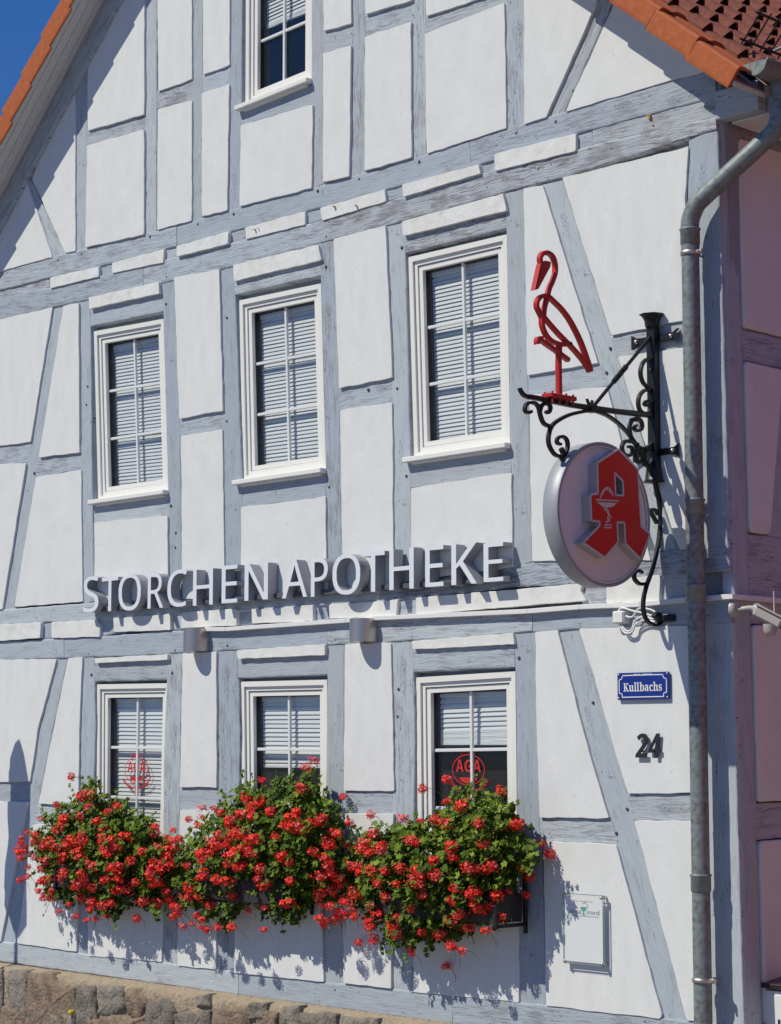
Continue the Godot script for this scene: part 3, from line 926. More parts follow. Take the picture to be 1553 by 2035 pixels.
# ---------------------------------------------------------------- windows
func at_quad(q: PackedVector2Array, l: float, r: float, b: float, t: float) -> PackedVector2Array:   # the quad with its sides moved in by metres
	var wd := q[0].distance_to(q[1])
	var ht := q[0].distance_to(q[3])
	var pt := func(u: float, v: float) -> Vector2: return q[0].lerp(q[1], u).lerp(q[3].lerp(q[2], u), v)
	return PackedVector2Array([pt.call(l / wd, t / ht), pt.call(1 - r / wd, t / ht), pt.call(1 - r / wd, 1 - b / ht), pt.call(l / wd, 1 - b / ht)])
func ring_mesh(outer: PackedVector2Array, inner: PackedVector2Array, z_back: float, z_front: float) -> ArrayMesh:
	var st := begin()
	for k in 4:
		var j := (k + 1) % 4
		slab(st, round_outline(PackedVector2Array([outer[k], outer[j], inner[j], inner[k]]), 0.0035, 0.5, 0.0, 0.0), z_back, z_front, 0.0019)
	st.index()
	return st.commit()
func build_windows() -> void:
	var slat_info := [["louvred blind pulled part way down in the attic window", 0.58, 0.030], ["closed louvred blind in the upper window over the letters S T O R", 1.0, 0.030], ["closed louvred blind in the upper window between the other two", 1.0, 0.030], ["closed louvred blind in the upper window beside the stork bracket", 1.0, 0.030],
		["louvred blind let down behind the red sticker of its window", 1.0, 0.033], ["louvred blind half drawn in the ground floor window without sticker", 0.45, 0.033], ["short louvred blind drawn up above the red oval sticker", 0.31, 0.033]]
	for i in 7:
		var q: PackedVector2Array = window_quads[i]
		var c := (q[0] + q[2]) / 2.0
		var w := Node3D.new()
		w.name = "window"
		house.add_child(w, true)
		w.position = -house.position
		var ins := func(d: float) -> PackedVector2Array: return at_quad(q, d, d, d, d)
		part("frame", ring_mesh(q, ins.call(0.041), -0.2, -0.022), M.frame, w)
		part("frame", ring_mesh(ins.call(0.0405), ins.call(0.073), -0.2, -0.040), M.frame, w)
		part("sash", ring_mesh(ins.call(0.0765), ins.call(0.113), -0.2, -0.052), M.frame, w)
		part("gasket", ring_mesh(ins.call(0.072), ins.call(0.0775), -0.2, -0.07), M.gasket, w)
		part("gasket", ring_mesh(ins.call(0.112), ins.call(0.120), -0.2, -0.084), M.gasket, w)
		var g: PackedVector2Array = ins.call(0.115)
		var gw := g[0].distance_to(g[1])
		var gh := g[0].distance_to(g[3])
		# glazing bars: one upright, two across
		var pt := func(u: float, v: float) -> Vector2: return g[0].lerp(g[1], u).lerp(g[3].lerp(g[2], u), v)
		var half := 0.0115
		var z_bar := -0.078
		var hu := half / gw
		var hv := half / gh
		part("glazing_bar", slab_mesh(PackedVector2Array([pt.call(0.5 - hu, 0), pt.call(0.5 + hu, 0), pt.call(0.5 + hu, 1), pt.call(0.5 - hu, 1)]), -0.099, z_bar, 0.005, 0, 0, 0.5), M.bar, w)
		for v in [1.0 / 3.0, 2.0 / 3.0]:
			for s in [[0.0, 0.5 - hu], [0.5 + hu, 1.0]]:
				part("glazing_bar", slab_mesh(PackedVector2Array([pt.call(s[0], v - hv), pt.call(s[1], v - hv), pt.call(s[1], v + hv), pt.call(s[0], v + hv)]), -0.099, z_bar - 0.002, 0.005, 0, 0, 0.5), M.bar, w)
		for a in 2:
			for b in 3:
				var pst := begin()
				var co := []
				for k in [[0, 0], [1, 0], [1, 1], [0, 1]]:
					var p: Vector2 = pt.call((a + k[0]) / 2.0, (b + k[1]) / 3.0)
					co.append(Vector3(p.x, p.y, -0.1))
				quad(pst, co[0], co[1], co[2], co[3])
				part("pane", done(pst), M.glass, w)
		var ist := begin()   # second sheet of the double glazing
		quad(ist, Vector3(g[0].x, g[0].y, -0.116), Vector3(g[1].x, g[1].y, -0.116), Vector3(g[2].x, g[2].y, -0.116), Vector3(g[3].x, g[3].y, -0.116))
		part("inner_pane", done(ist), M.glass, w)
		# board sill, upper floors only
		if i < 4:
			var s0 := q[3]
			var s1 := q[2]
			var dir := (s1 - s0).normalized()
			var bst := begin()
			var t := Transform3D(Basis(Vector3(0, 0, 1), dir.angle()), Vector3(s0.x, s0.y, 0))
			box(bst, Vector3(-0.05, -0.034, -0.14), Vector3(s0.distance_to(s1) + 0.02, 0.004, 0.055), t, 0.005)
			box(bst, Vector3(0.02, -0.05, -0.14), Vector3(s0.distance_to(s1) - 0.02, -0.0345, 0.03), t, 0.003)
			part("sill", done(bst), M.frame, w)
		# the blind behind the panes
		var blind := thing("window_blind", slat_info[i][0], "window blind", Vector3(c.x, q[3].y, -0.15))
		var pitch: float = slat_info[i][2]
		var reach: float = gh * slat_info[i][1]
		var sst := begin()
		var wide := 0.043
		sst.set_smooth_group(0)
		for k in 4:
			var pa := []
			for e in [k, k + 1]:
				var t: float = e / 4.0 - 0.5
				pa.append(Vector3(0, t * wide, 0.004 * (1.0 - 4.0 * t * t)))
			var l := gw / 2.0 - 0.01
			quad(sst, Vector3(-l, pa[0].y, pa[0].z), Vector3(-l, pa[1].y, pa[1].z), Vector3(l, pa[1].y, pa[1].z), Vector3(l, pa[0].y, pa[0].z))
		var sm := done(sst)
		var n := int((reach - 0.06) / pitch)
		var lean := (g[3] - g[0]) / gh
		var down := 0.055
		var bunch: float = 0.006 if slat_info[i][1] < 1.0 else pitch
		var k := 0
		while down < reach - 0.02:
			var step: float = pitch if down < reach * (0.62 if slat_info[i][1] < 0.4 else 0.9) else max(bunch, pitch * 0.3)
			var mid := g[0].lerp(g[1], 0.5) + lean * down
			var tilt := deg_to_rad(-52.0 + 6.0 * sin(k * 1.7))
			put("slat", sm, M.slat, blind, Transform3D(Basis(Vector3(0, 0, 1), (g[1] - g[0]).angle() + rng.randf_range(-0.004, 0.004)) * Basis(Vector3(1, 0, 0), tilt * 0.52), Vector3(mid.x, mid.y, -0.145)))
			down += step
			k += 1
		var end := g[0].lerp(g[1], 0.5) + lean * (reach - 0.012)
		part("bottom_rail", box_mesh(Vector3(end.x - gw / 2 + 0.01, end.y - 0.011, -0.158), Vector3(end.x + gw / 2 - 0.01, end.y + 0.011, -0.134), 0.003), M.slat, blind)
		var head := g[0].lerp(g[1], 0.5) + lean * 0.02
		part("head_rail", box_mesh(Vector3(head.x - gw / 2 + 0.01, head.y - 0.018, -0.165), Vector3(head.x + gw / 2 - 0.01, head.y + 0.018, -0.13), 0.003), M.slat, blind)
		if i == 4 or i == 6: build_sticker(i)
func build_sticker(i: int) -> void:
	var info := ["red oval AGA sticker on the pane in front of a lowered blind", "red oval AGA sticker on a dark bare pane"]
	var mid: Vector2 = K([10, 783, 232])[0] if i == 4 else K([20, 408, 1330])[0]
	var c := P(mid, -0.1)
	var s := thing("window_sticker", info[0 if i == 4 else 1], "sticker", Vector3(c.x, c.y, -0.0965))
	var k := 1.0
	var zf := -0.0955
	var zb := -0.0985
	# oval line
	var ring := begin()
	ring.set_smooth_group(-1)
	for j in 48:
		var pts := []
		for e in [[0, 0.0], [1, 0.0], [1, 1.0], [0, 1.0]]:
			var t: float = TAU * (j + e[0]) / 48.0
			var r := Vector2(0.155 - 0.007 * e[1], 0.108 - 0.007 * e[1]) * k
			pts.append(Vector3(c.x + r.x * cos(t), c.y + r.y * sin(t), zf))
		quad(ring, pts[0], pts[3], pts[2], pts[1])
	part("oval", done(ring), M.decal, s)
	var x := c.x - 0.118
	for ch in ["A", "G", "A"]:
		var l := letter_mesh(ch, "Droid Sans", 700, 0.0)
		var x0 := x
		part("letter", letter_fit(l, 0.072, 0.085, func(px, py, _pz): return Vector3(x0 + px, c.y - 0.015 + py, zf)), M.decal, s)
		x += 0.082
	# bowl and stem
	var bowl := PackedVector2Array()
	for j in 13: bowl.append(Vector2(c.x + 0.085 * cos(PI + PI * j / 12.0), c.y - 0.052 + 0.042 * sin(PI + PI * j / 12.0)))
	part("bowl", slab_mesh(bowl, zb, zf, 0.0005, 0.0006, 0, 0.5), M.decal, s)
	part("stem", slab_mesh(PackedVector2Array([Vector2(c.x - 0.012, c.y - 0.095), Vector2(c.x - 0.02, c.y - 0.2), Vector2(c.x + 0.02, c.y - 0.2), Vector2(c.x + 0.012, c.y - 0.095)]), zb, zf, 0.0005, 0.0006, 0, 0.5), M.decal, s)
	# the lines of small print that curve round the oval, too small to read
	for arc in [[0.36, 0.64, 0.175, 0.128, 9], [1.15, 1.44, 0.2, 0.15, 11], [1.56, 1.85, 0.2, 0.15, 11]]:
		for j in arc[4]:
			var t: float = PI * lerp(arc[0], arc[1], (j + 0.5) / arc[4])
			var p := Vector2(c.x + arc[2] * cos(t), c.y + arc[3] * sin(t))
			var n := Vector2(cos(t), sin(t) * 1.3).normalized()
			var tn := n.orthogonal()
			var h2: float = 0.008 + 0.003 * ((j * 7) % 3)
			part("print_stroke", slab_mesh(PackedVector2Array([p - tn * 0.0045 - n * h2, p + tn * 0.0045 - n * h2, p + tn * 0.0045 + n * h2, p - tn * 0.0045 + n * h2]), zb, zf, 0.0005, 0.0006, 0, 0.5), M.decal, s)

# ---------------------------------------------------------------- roof
func build_roof() -> void:
	var roof := Node3D.new()
	roof.name = "roof"
	house.add_child(roof)
	roof.position = -house.position
	var apex_x := (14.26 - 5.99) / (-0.895 - 0.955)
	# deck
	var st := begin()
	st.set_smooth_group(-1)
	for s in [[0.36, false], [-9.15, true]]:
		var f := func(x: float) -> float: return left_line(x) if s[1] else right_line(x)
		var a: float = s[0]
		var b: float = apex_x
		for t in [0.01, 0.09]:
			var q := [Vector3(a, f.call(a) + t, 0.02), Vector3(b, f.call(b) + t, 0.02), Vector3(b, f.call(b) + t, DEEP - 0.3), Vector3(a, f.call(a) + t, DEEP - 0.3)]
			quad(st, q[0], q[1], q[2], q[3])
		quad(st, Vector3(a, f.call(a) + 0.01, 0.02), Vector3(a, f.call(a) + 0.09, 0.02), Vector3(a, f.call(a) + 0.09, DEEP), Vector3(a, f.call(a) + 0.01, DEEP))
	part("deck", done(st), M.soffit, roof)
	for s in [[0.36, 0.895, -1.0], [-9.15, 0.955, 1.0]]:
		var slope := Vector2(-s[2], -s[1]).normalized()   # down the slope in x, y
		var up := Vector2(-slope.y * sign(slope.x), abs(slope.x))
		up = Vector2(s[1] * -s[2], 1.0).normalized()
		var foot := Vector2(s[0], right_line(s[0]) if s[2] < 0 else left_line(s[0]))
		var length: float = abs(apex_x - s[0]) / abs(slope.x)
		var b := Basis(Vector3(slope.x, slope.y, 0), Vector3(up.x, up.y, 0), Vector3(0, 0, 1))   # local x: down the slope, y: out of the roof, z: towards the street
		if s[2] > 0: pass
		# soffit boards along the slope
		for k in 4:
			var z0 := 0.016 + k * 0.082
			put("soffit_board", box_mesh(Vector3(-length, 0.0, z0), Vector3(0.0, 0.03, z0 + 0.079), 0.004), M.soffit, roof, Transform3D(b, Vector3(foot.x, foot.y, 0)))
		# verge tiles
		var vm := verge_tile(0.05 if s[2] > 0 else 0.0)
		var d := 0.02
		var n := 0
		while d < length:
			var o := foot - slope * d
			var tb := b * Basis(Vector3(0, 0, 1), 0.085 if s[2] > 0 else 0.055)
			put("verge_tile", vm, M.verge, roof, Transform3D(tb, Vector3(o.x, o.y, OUT + rng.randf_range(-0.005, 0.004)) + b.y * 0.012))
			d += 0.395
			n += 1
		# field tiles
		var tm := pantile()
		var rows := 9 if s[2] < 0 else 0
		for r in rows:
			for c in 26:
				var o := foot - slope * (0.0 + r * 0.36)
				put("roof_tile", tm, M.tile, roof, Transform3D(b * Basis(Vector3(0, 0, 1), 0.055 + rng.randf_range(-0.008, 0.008)) * Basis(Vector3(0, 1, 0), rng.randf_range(-0.012, 0.012)), Vector3(o.x, o.y, 0.02 - c * 0.215) + b.y * 0.11))
	# the rest of the covering, out of sight: rolls and pans in long sheets
	st = begin()
	st.set_smooth_group(0)
	for s in [[0.36, 0.895, -1.0, 3.2], [-9.15, 0.955, 1.0, 0.0]]:
		var f := func(x: float) -> float: return left_line(x) if s[2] > 0 else right_line(x)
		var x0: float = s[0] + s[2] * s[3] * 0.72
		for c in 54:
			for k in 6:
				var zz := []
				for e in [k, k + 1]: zz.append([0.1 - c * 0.17 - e * 0.17 / 6.0, 0.13 + 0.025 * sin(TAU * e / 6.0)])
				quad(st, Vector3(x0, f.call(x0) + zz[0][1], zz[0][0]), Vector3(apex_x, f.call(apex_x) + zz[0][1], zz[0][0]), Vector3(apex_x, f.call(apex_x) + zz[1][1], zz[1][0]), Vector3(x0, f.call(x0) + zz[1][1], zz[1][0]))
	var rest := part("tile_covering", done(st), M.tile, roof)
	rest.set_meta("kind", "stuff")
	# snow guard: two rails and upright bars on the slope towards the lane
	var guard := Node3D.new()
	guard.name = "snow_guard"
	house.add_child(guard)
	guard.position = -house.position
	var up2 := Vector3(0.895, 1.0, 0).normalized()
	var at := Vector3(0.36 - 0.42 * 0.745, 0, 0)
	at.y = right_line(at.x) + 0.16
	for h in [0.06, 0.25]:
		part("rail", tube_mesh([at + up2 * h + Vector3(0, 0, -0.12), at + up2 * h + Vector3(0, 0, -3.0)], 0.009), M.iron, guard)
	for k in 26:
		var zz := -0.16 - k * 0.1
		part("bar", tube_mesh([at + up2 * 0.03 + Vector3(0, 0, zz), at + up2 * 0.28 + Vector3(0, 0, zz)], 0.006, -1, 6), M.iron, guard)
	for zz in [-0.75, -1.75]:
		part("bracket", tube_mesh([at + Vector3(0.22, -0.25, zz), at + up2 * 0.3 + Vector3(0, 0, zz), at + Vector3(-0.2, 0.15, zz)], 0.01, -1, 6), M.zinc, guard)
func verge_tile(tall := 0.0) -> ArrayMesh:   # x down the slope from 0 back to -0.42, y out of the roof, z = 0 the outer face
	var st := begin()
	var prof := [Vector2(-0.30, 0.085), Vector2(-0.24, 0.115), Vector2(-0.16, 0.12), Vector2(-0.11, 0.105), Vector2(-0.07, 0.112), Vector2(-0.025, 0.112), Vector2(-0.008, 0.106), Vector2(0.0, 0.092), Vector2(0.0, -0.02), Vector2(-0.003, -0.038), Vector2(-0.018, -0.04), Vector2(-0.018, 0.09), Vector2(-0.16, 0.1), Vector2(-0.30, 0.07)]
	for k in prof.size():
		if prof[k].y > 0.05: prof[k].y += tall
	var xs := [0.0, -0.006, -0.418, -0.424]
	var shrink := [0.004, 0.0, 0.0, 0.004]
	st.set_smooth_group(-1)
	var mid := Vector2(-0.09, 0.07)
	for i in 3:
		for k in prof.size():
			var j := (k + 1) % prof.size()
			var p := []
			for e in [[i, k], [i + 1, k], [i + 1, j], [i, j]]:
				var v: Vector2 = prof[e[1]]
				v = v - (v - mid).normalized() * shrink[e[0]]
				p.append(Vector3(xs[e[0]], v.y, v.x))
			quad(st, p[3], p[2], p[1], p[0])
	var poly := PackedVector2Array(prof)
	var tris := Geometry2D.triangulate_polygon(poly)
	for e in [0, 3]:
		for k in range(0, tris.size(), 3):
			var t := [tris[k], tris[k + 1], tris[k + 2]]
			if e == 3: t.reverse()
			for id in t: st.add_vertex(Vector3(xs[e], prof[id].y, prof[id].x))
	return done(st)
func pantile() -> ArrayMesh:   # x down the slope, one roll and one pan, 0.2 wide, 0.41 long
	var st := begin()
	st.set_smooth_group(0)
	var top := []
	for k in 11:
		var t := k / 10.0
		var y := 0.0
		if t < 0.5: y = 0.06 * sin(PI * t / 0.5)
		else: y = -0.012 * sin(PI * (t - 0.5) / 0.5)
		top.append(Vector2(-t * 0.228, y))
	for k in 10:
		var a: Vector2 = top[k]
		var b: Vector2 = top[k + 1]
		var u := 0.45   # the roll is lower at the head, where the next tile covers it
		quad(st, Vector3(0.0, a.y, a.x), Vector3(-0.41, a.y * u, a.x), Vector3(-0.41, b.y * u, b.x), Vector3(0.0, b.y, b.x))
		quad(st, Vector3(-0.41, a.y * u - 0.012, a.x), Vector3(0.0, a.y - 0.012, a.x), Vector3(0.0, b.y - 0.012, b.x), Vector3(-0.41, b.y * u - 0.012, b.x))
	st.set_smooth_group(-1)
	for k in 10:
		var a: Vector2 = top[k]
		var b: Vector2 = top[k + 1]
		quad(st, Vector3(0.0, a.y, a.x), Vector3(0.0, b.y, b.x), Vector3(0.0, b.y - 0.012, b.x), Vector3(0.0, a.y - 0.012, a.x))
	return done(st)

# ---------------------------------------------------------------- side wall along the lane
func side_timber(a: Vector2, b: Vector2, c: Vector2, d: Vector2, look: String, called: String) -> void:   # corners as (z, y): first edge a-b, second d-c
	var m := timber_mesh(PackedVector2Array([a, b]), PackedVector2Array([d, c]), 0.0, 0.0)
	var o := part(called, m, M[look], house)
	o.transform = Transform3D(Basis(Vector3(0, 0, -1), Vector3(-0.0128, 1, 0), Vector3(1, 0, 0)), o.position + Vector3(0.06, 0, 0))
func build_side() -> void:
	var st := begin()
	box(st, Vector3(-0.25, GROUND_Y, DEEP), Vector3(-0.06, 5.85, -0.25))
	part("side_wall", done(st), M.core, house)
	# local x of the timber runs back along the lane: x = -z
	side_timber(Vector2(0.035, -0.2), Vector2(0.035, 5.9), Vector2(0.19, 5.9), Vector2(0.19, -0.2), "paint", "corner_post")
	for x in [1.35, 2.7, 4.0, 5.4]: side_timber(Vector2(x, -0.2), Vector2(x, 5.8), Vector2(x + 0.17, 5.8), Vector2(x + 0.17, -0.2), "paint", "timber_post")
	for y in [[2.44, 3.0], [-0.22, 0.0], [5.55, 5.85], [1.12, 1.34], [4.1, 4.3]]:
		side_timber(Vector2(0.185, y[0]), Vector2(8.9, y[0]), Vector2(8.9, y[1]), Vector2(0.185, y[1]), "worn", "timber_beam")
	# brace in the first field of the upper floor
	side_timber(Vector2(0.42, 3.0), Vector2(0.62, 4.1), Vector2(0.8, 4.1), Vector2(0.6, 3.0), "paint", "timber_brace")
	for f in [[0.0, 1.12], [1.34, 2.44], [3.0, 4.1], [4.3, 5.55]]:
		for c in [[0.19, 1.35], [1.52, 2.7], [2.87, 4.0], [4.17, 5.4], [5.57, 8.8]]:
			var polys := [[c[0], c[1], c[0], c[1]]]
			if f[0] == 3.0 and c[0] == 0.19: polys = [[0.19, 0.42, 0.19, 0.62], [0.6, 1.35, 0.8, 1.35]]
			for q in polys:
				var m := slab_mesh(PackedVector2Array([Vector2(q[0] + 0.008, f[0] + 0.008), Vector2(q[1] - 0.008, f[0] + 0.008), Vector2(q[3] - 0.008, f[1] - 0.008), Vector2(q[2] + 0.008, f[1] - 0.008)]), -0.06, 0.02, 0.014, 0.03, 0.006)
				var o := part("plaster_panel", m, M.plaster, house)
				o.transform = Transform3D(Basis(Vector3(0, 0, -1), Vector3(-0.0128, 1, 0), Vector3(1, 0, 0)), o.position + Vector3(0.06, 0, 0))
	# boxed eaves: stub beam at the front and the soffit along the lane
	var y0 := 5.60
	part("eaves_beam", timber_mesh(PackedVector2Array([Vector2(-0.02, y0 + 0.2), Vector2(0.30, y0 + 0.2)]), PackedVector2Array([Vector2(-0.02, y0 + 0.02), Vector2(0.30, y0 + 0.02)]), 0.006), M.paint, house)
	part("eaves_board", box_mesh(Vector3(0.03, y0 - 0.0, DEEP), Vector3(0.31, y0 + 0.018, -0.09), 0.003), M.plaster, house)
	part("eaves_board", box_mesh(Vector3(0.295, y0 + 0.02, DEEP), Vector3(0.315, y0 + 0.2, -0.09), 0.003), M.paint, house)

# ---------------------------------------------------------------- gutter and downpipe
func build_drainage() -> void:
	var g := Vector3(0.45, 5.825, 0.24)
	var st := begin()
	st.set_smooth_group(0)
	var r := 0.085
	for k in 12:
		for side in 2:
			var pts := []
			for e in [k, k + 1]:
				var t: float = PI + PI * e / 12.0
				pts.append(Vector2(cos(t), sin(t)) * (r - 0.002 * side))
			var q := [Vector3(g.x + pts[0].x, g.y + pts[0].y, g.z), Vector3(g.x + pts[1].x, g.y + pts[1].y, g.z), Vector3(g.x + pts[1].x, g.y + pts[1].y, DEEP), Vector3(g.x + pts[0].x, g.y + pts[0].y, DEEP)]
			if side == 1: q.reverse()
			quad(st, q[0], q[1], q[2], q[3])
	tube(st, [Vector3(g.x + r, g.y, g.z), Vector3(g.x + r, g.y, DEEP)], 0.009, -1, 8)
	var gutter := part("gutter", done(st), M.zinc, house)
	st = begin()
	st.set_smooth_group(-1)
	for k in 12:
		var t0 := PI + PI * k / 12.0
		var t1 := PI + PI * (k + 1) / 12.0
		for v in [Vector3(g.x, g.y, g.z + 0.001), Vector3(g.x + r * cos(t1), g.y + r * sin(t1), g.z + 0.001), Vector3(g.x + r * cos(t0), g.y + r * sin(t0), g.z + 0.001)]: st.add_vertex(v)
	part("end_cap", done(st), M.zinc, gutter)
	# downpipe: swan neck from the gutter to the front, then straight down beside the corner
	var rad := 0.058
	var zc := 0.125
	var top := P(K([3, 1012, 1230])[0], zc)
	var bend := P(K([3, 1075, 1085])[0], zc)
	var low := P(Vector2(1398, 2035), zc)
	var up_a := Q(K([3, 1500, 800])[0], 0.36)
	var pts := [Vector3(0.45, 5.76, 0.0), Vector3(0.45, 5.62, 0.0), Vector3(0.45, 5.53, 0.0), Vector3(0.425, 5.46, 0.006), Vector3(0.36, 5.40, 0.021), Vector3(0.15, 5.245, 0.07), Vector3(-0.05, 5.10, 0.112), Vector3(-0.10, 5.055, 0.122), Vector3(top.x + 0.005, 4.97, zc), Vector3(top.x, 4.88, zc), Vector3(top.x, 4.75, zc)]
	var pipe := part("downpipe", tube_mesh(spline(pts, 7), rad, -1, 20), M.zinc, house)
	part("downpipe_length", tube_mesh([Vector3(top.x, 4.80, zc), Vector3(lerp(top.x, low.x, 0.45), 2.4, zc), Vector3(low.x, GROUND_Y + 0.1, zc)], rad - 0.002, -1, 24), M.zinc, pipe)
	for y in [4.86, 3.15, 2.62, 0.86]:
		var x: float = lerp(top.x, low.x, (4.8 - y) / 5.0)
		part("socket", lathe_mesh([Vector2(rad - 0.002, -0.05), Vector2(rad + 0.004, -0.045), Vector2(rad + 0.004, 0.04), Vector2(rad + 0.009, 0.045), Vector2(rad + 0.009, 0.055), Vector2(rad - 0.002, 0.058)], Transform3D(Basis(), Vector3(x, y, zc)), 24), M.zinc, pipe)
	for py in [500.0, 1947.0]:
		var y := P(Vector2(1390, py), zc).y
		var x: float = lerp(top.x, low.x, (4.8 - y) / 5.0)
		var cst := begin()
		lathe(cst, [Vector2(rad, -0.014), Vector2(rad + 0.007, -0.012), Vector2(rad + 0.007, 0.012), Vector2(rad, 0.014)], Transform3D(Basis(), Vector3(x, y, zc)), 24)
		box(cst, Vector3(x + rad, y - 0.014, zc - 0.012), Vector3(x + rad + 0.035, y + 0.014, zc + 0.012), Transform3D(), 0.003)
		tube(cst, [Vector3(x + rad + 0.018, y, zc - 0.03), Vector3(x + rad + 0.018, y, zc + 0.03)], 0.009, -1, 8)
		tube(cst, [Vector3(x, y, zc - rad), Vector3(x, y, 0.0)], 0.008, -1, 6)
		part("clamp", done(cst), M.steel, pipe)

# ---------------------------------------------------------------- rubble plinth
func build_plinth() -> void:
	var pl := Node3D.new()
	pl.name = "plinth"
	house.add_child(pl)
	pl.position = -house.position
	var top_a := P(K([10, 0, 1326])[0], 0.02).y
	var st := begin()
	# mortar bed, uneven face
	var nx := 130
	var ny := 14
	var rn := noise(71, 1.0, 4)
	st.set_smooth_group(0)
	var pt := func(i: int, j: int) -> Vector3:
		var x := -8.8 + 8.85 * i / nx
		if j == 0: return Vector3(x, top_a - 0.008, -0.05)
		if j == 1: return Vector3(x, top_a - 0.012 + rn.get_noise_2d(x * 4, 1.0) * 0.006, 0.03)
		if j == 2: return Vector3(x, top_a - 0.03 + rn.get_noise_2d(x * 5, 3.0) * 0.02, 0.105 + rn.get_noise_2d(x * 4, 9.0) * 0.02)
		var t := (j - 3.0) / (ny - 3.0)
		var y: float = lerp(top_a - 0.07, GROUND_Y - 0.05, t)
		return Vector3(x, y, 0.125 + rn.get_noise_2d(x * 5, y * 5) * 0.03)
	for i in nx:
		for j in ny: quad(st, pt.call(i, j + 1), pt.call(i, j), pt.call(i + 1, j), pt.call(i + 1, j + 1))
	part("mortar", done(st), M.mortar, pl)
	# stones: the ones in view read off the photograph, the others laid in rough courses
	var stones := [[10, 55, 1390, 150, 1385, 145, 1700, 62, 1700], [10, 165, 1405, 300, 1400, 330, 1470, 425, 1480, 430, 1760, 150, 1760], [10, 440, 1470, 535, 1475, 560, 1780, 440, 1760],
		[10, 565, 1475, 700, 1480, 710, 1590, 640, 1625, 570, 1620], [10, 728, 1500, 800, 1495, 835, 1560, 800, 1640, 735, 1620], [10, 845, 1570, 960, 1545, 1000, 1620, 960, 1720, 840, 1700],
		[10, 1120, 1535, 1185, 1530, 1195, 1570, 1125, 1575], [10, 1225, 1605, 1420, 1600, 1430, 1740, 1220, 1740], [10, 1430, 1580, 1515, 1575, 1520, 1640, 1435, 1645],
		[11, 205, 1440, 290, 1430, 300, 1540, 200, 1540], [11, 90, 1460, 180, 1465, 170, 1560, 80, 1550], [11, 310, 1470, 480, 1475, 490, 1580, 320, 1590], [11, 520, 1490, 700, 1500, 690, 1600, 520, 1590], [10, 580, 1640, 830, 1650, 830, 1800, 590, 1800], [10, 1000, 1640, 1200, 1620, 1200, 1800, 1000, 1800], [10, -90, 1380, 8, 1385, 12, 1600, -90, 1600]]
	var polys := []
	for a in stones: polys.append(W2(a, 0.14))
	var y := -0.36
	for row in 3:
		var x := -8.7 if row > 0 else -3.0
		while x < -0.15:
			var w := rng.randf_range(0.28, 0.6)
			var h := rng.randf_range(0.2, 0.26)
			if row > 0: polys.append(PackedVector2Array([Vector2(x, y - h), Vector2(x + w - 0.04, y - h + rng.randf_range(-0.02, 0.02)), Vector2(x + w - rng.randf_range(0.03, 0.07), y), Vector2(x + 0.02, y - rng.randf_range(0, 0.03))]))
			x += w
		y -= 0.28 if row > 0 else 0.16
	for i in polys.size():
		var fat: Array = Geometry2D.offset_polygon(polys[i], 0.02, Geometry2D.JOIN_MITER)
		part("stone", stone_mesh(fat[0] if fat.size() else polys[i], i), [M.stone, M.stone_brown, M.stone_grey][i % 3], pl)
	# survey marker
	var c := P(K([10, 405, 1617])[0], 0.16)
	var mk := thing("survey_marker", "small round yellow survey marker set in the stone plinth", "marker", c)
	part("disc", lathe_mesh([Vector2(0, 0.014), Vector2(0.018, 0.014), Vector2(0.022, 0.01), Vector2(0.022, -0.03)], Transform3D(Basis(Vector3(1, 0, 0), PI / 2), c), 16), M.yellow, mk)
	part("nail", lathe_mesh([Vector2(0, 0.02), Vector2(0.005, 0.019), Vector2(0.006, 0.012)], Transform3D(Basis(Vector3(1, 0, 0), PI / 2), c), 10), M.steel, mk)
func stone_mesh(poly: PackedVector2Array, i: int) -> ArrayMesh:
	var ol := round_outline(poly, 0.010, 0.045, 0.016, i * 3.7)
	var c := Vector2.ZERO
	for p in ol: c += p / ol.size()
	var rn := noise(90 + i, 1.0, 4)
	var st := begin()
	st.set_smooth_group(0)
	var n := ol.size()
	var levels := [[1.0, 0.06], [0.985, 0.136], [0.96, 0.144], [0.6, 0.148], [0.25, 0.148], [0.0, 0.148]]
	var pt := func(k: int, j: int) -> Vector3:
		var p := c.lerp(ol[j % n], levels[k][0])
		var z: float = levels[k][1]
		if k > 0: z += rn.get_noise_2d(p.x * 11.0, p.y * 11.0) * 0.02
		return Vector3(p.x, p.y, z)
	for k in levels.size() - 1:
		for j in n: quad(st, pt.call(k, j), pt.call(k + 1, j), pt.call(k + 1, j + 1), pt.call(k, j + 1))
	return done(st)

# ---------------------------------------------------------------- the house across the lane, out of the picture: its sunlit red wall tints the shaded side
func build_neighbour() -> void:
	var n := thing("brick_house", "red brick house across the lane facing the timbered side wall", "house", Vector3(6.5, GROUND_Y, -6.0))
	var st := begin()
	box(st, Vector3(4.2, GROUND_Y, -13.0), Vector3(9.5, 6.2, 2.5))
	part("wall", done(st), M.brick, n)
	st = begin()
	st.set_smooth_group(-1)
	for s in [[3.9, 7.05], [9.8, 7.05]]:
		quad(st, Vector3(s[0], 5.9, 2.8), Vector3(s[1], 9.0, 2.8), Vector3(s[1], 9.0, -13.3), Vector3(s[0], 5.9, -13.3))
	part("roof", done(st), M.tile, n)
	for z in [-10.5, -7.5, -4.5, -1.5]:
		for y in [0.3, 3.2]:
			var w := part("window", box_mesh(Vector3(4.17, y, z), Vector3(4.22, y + 1.4, z + 1.0), 0.004), M.room_brown, n)
			part("frame", box_mesh(Vector3(4.15, y - 0.06, z - 0.06), Vector3(4.21, y, z + 1.06), 0.004), M.white, w)

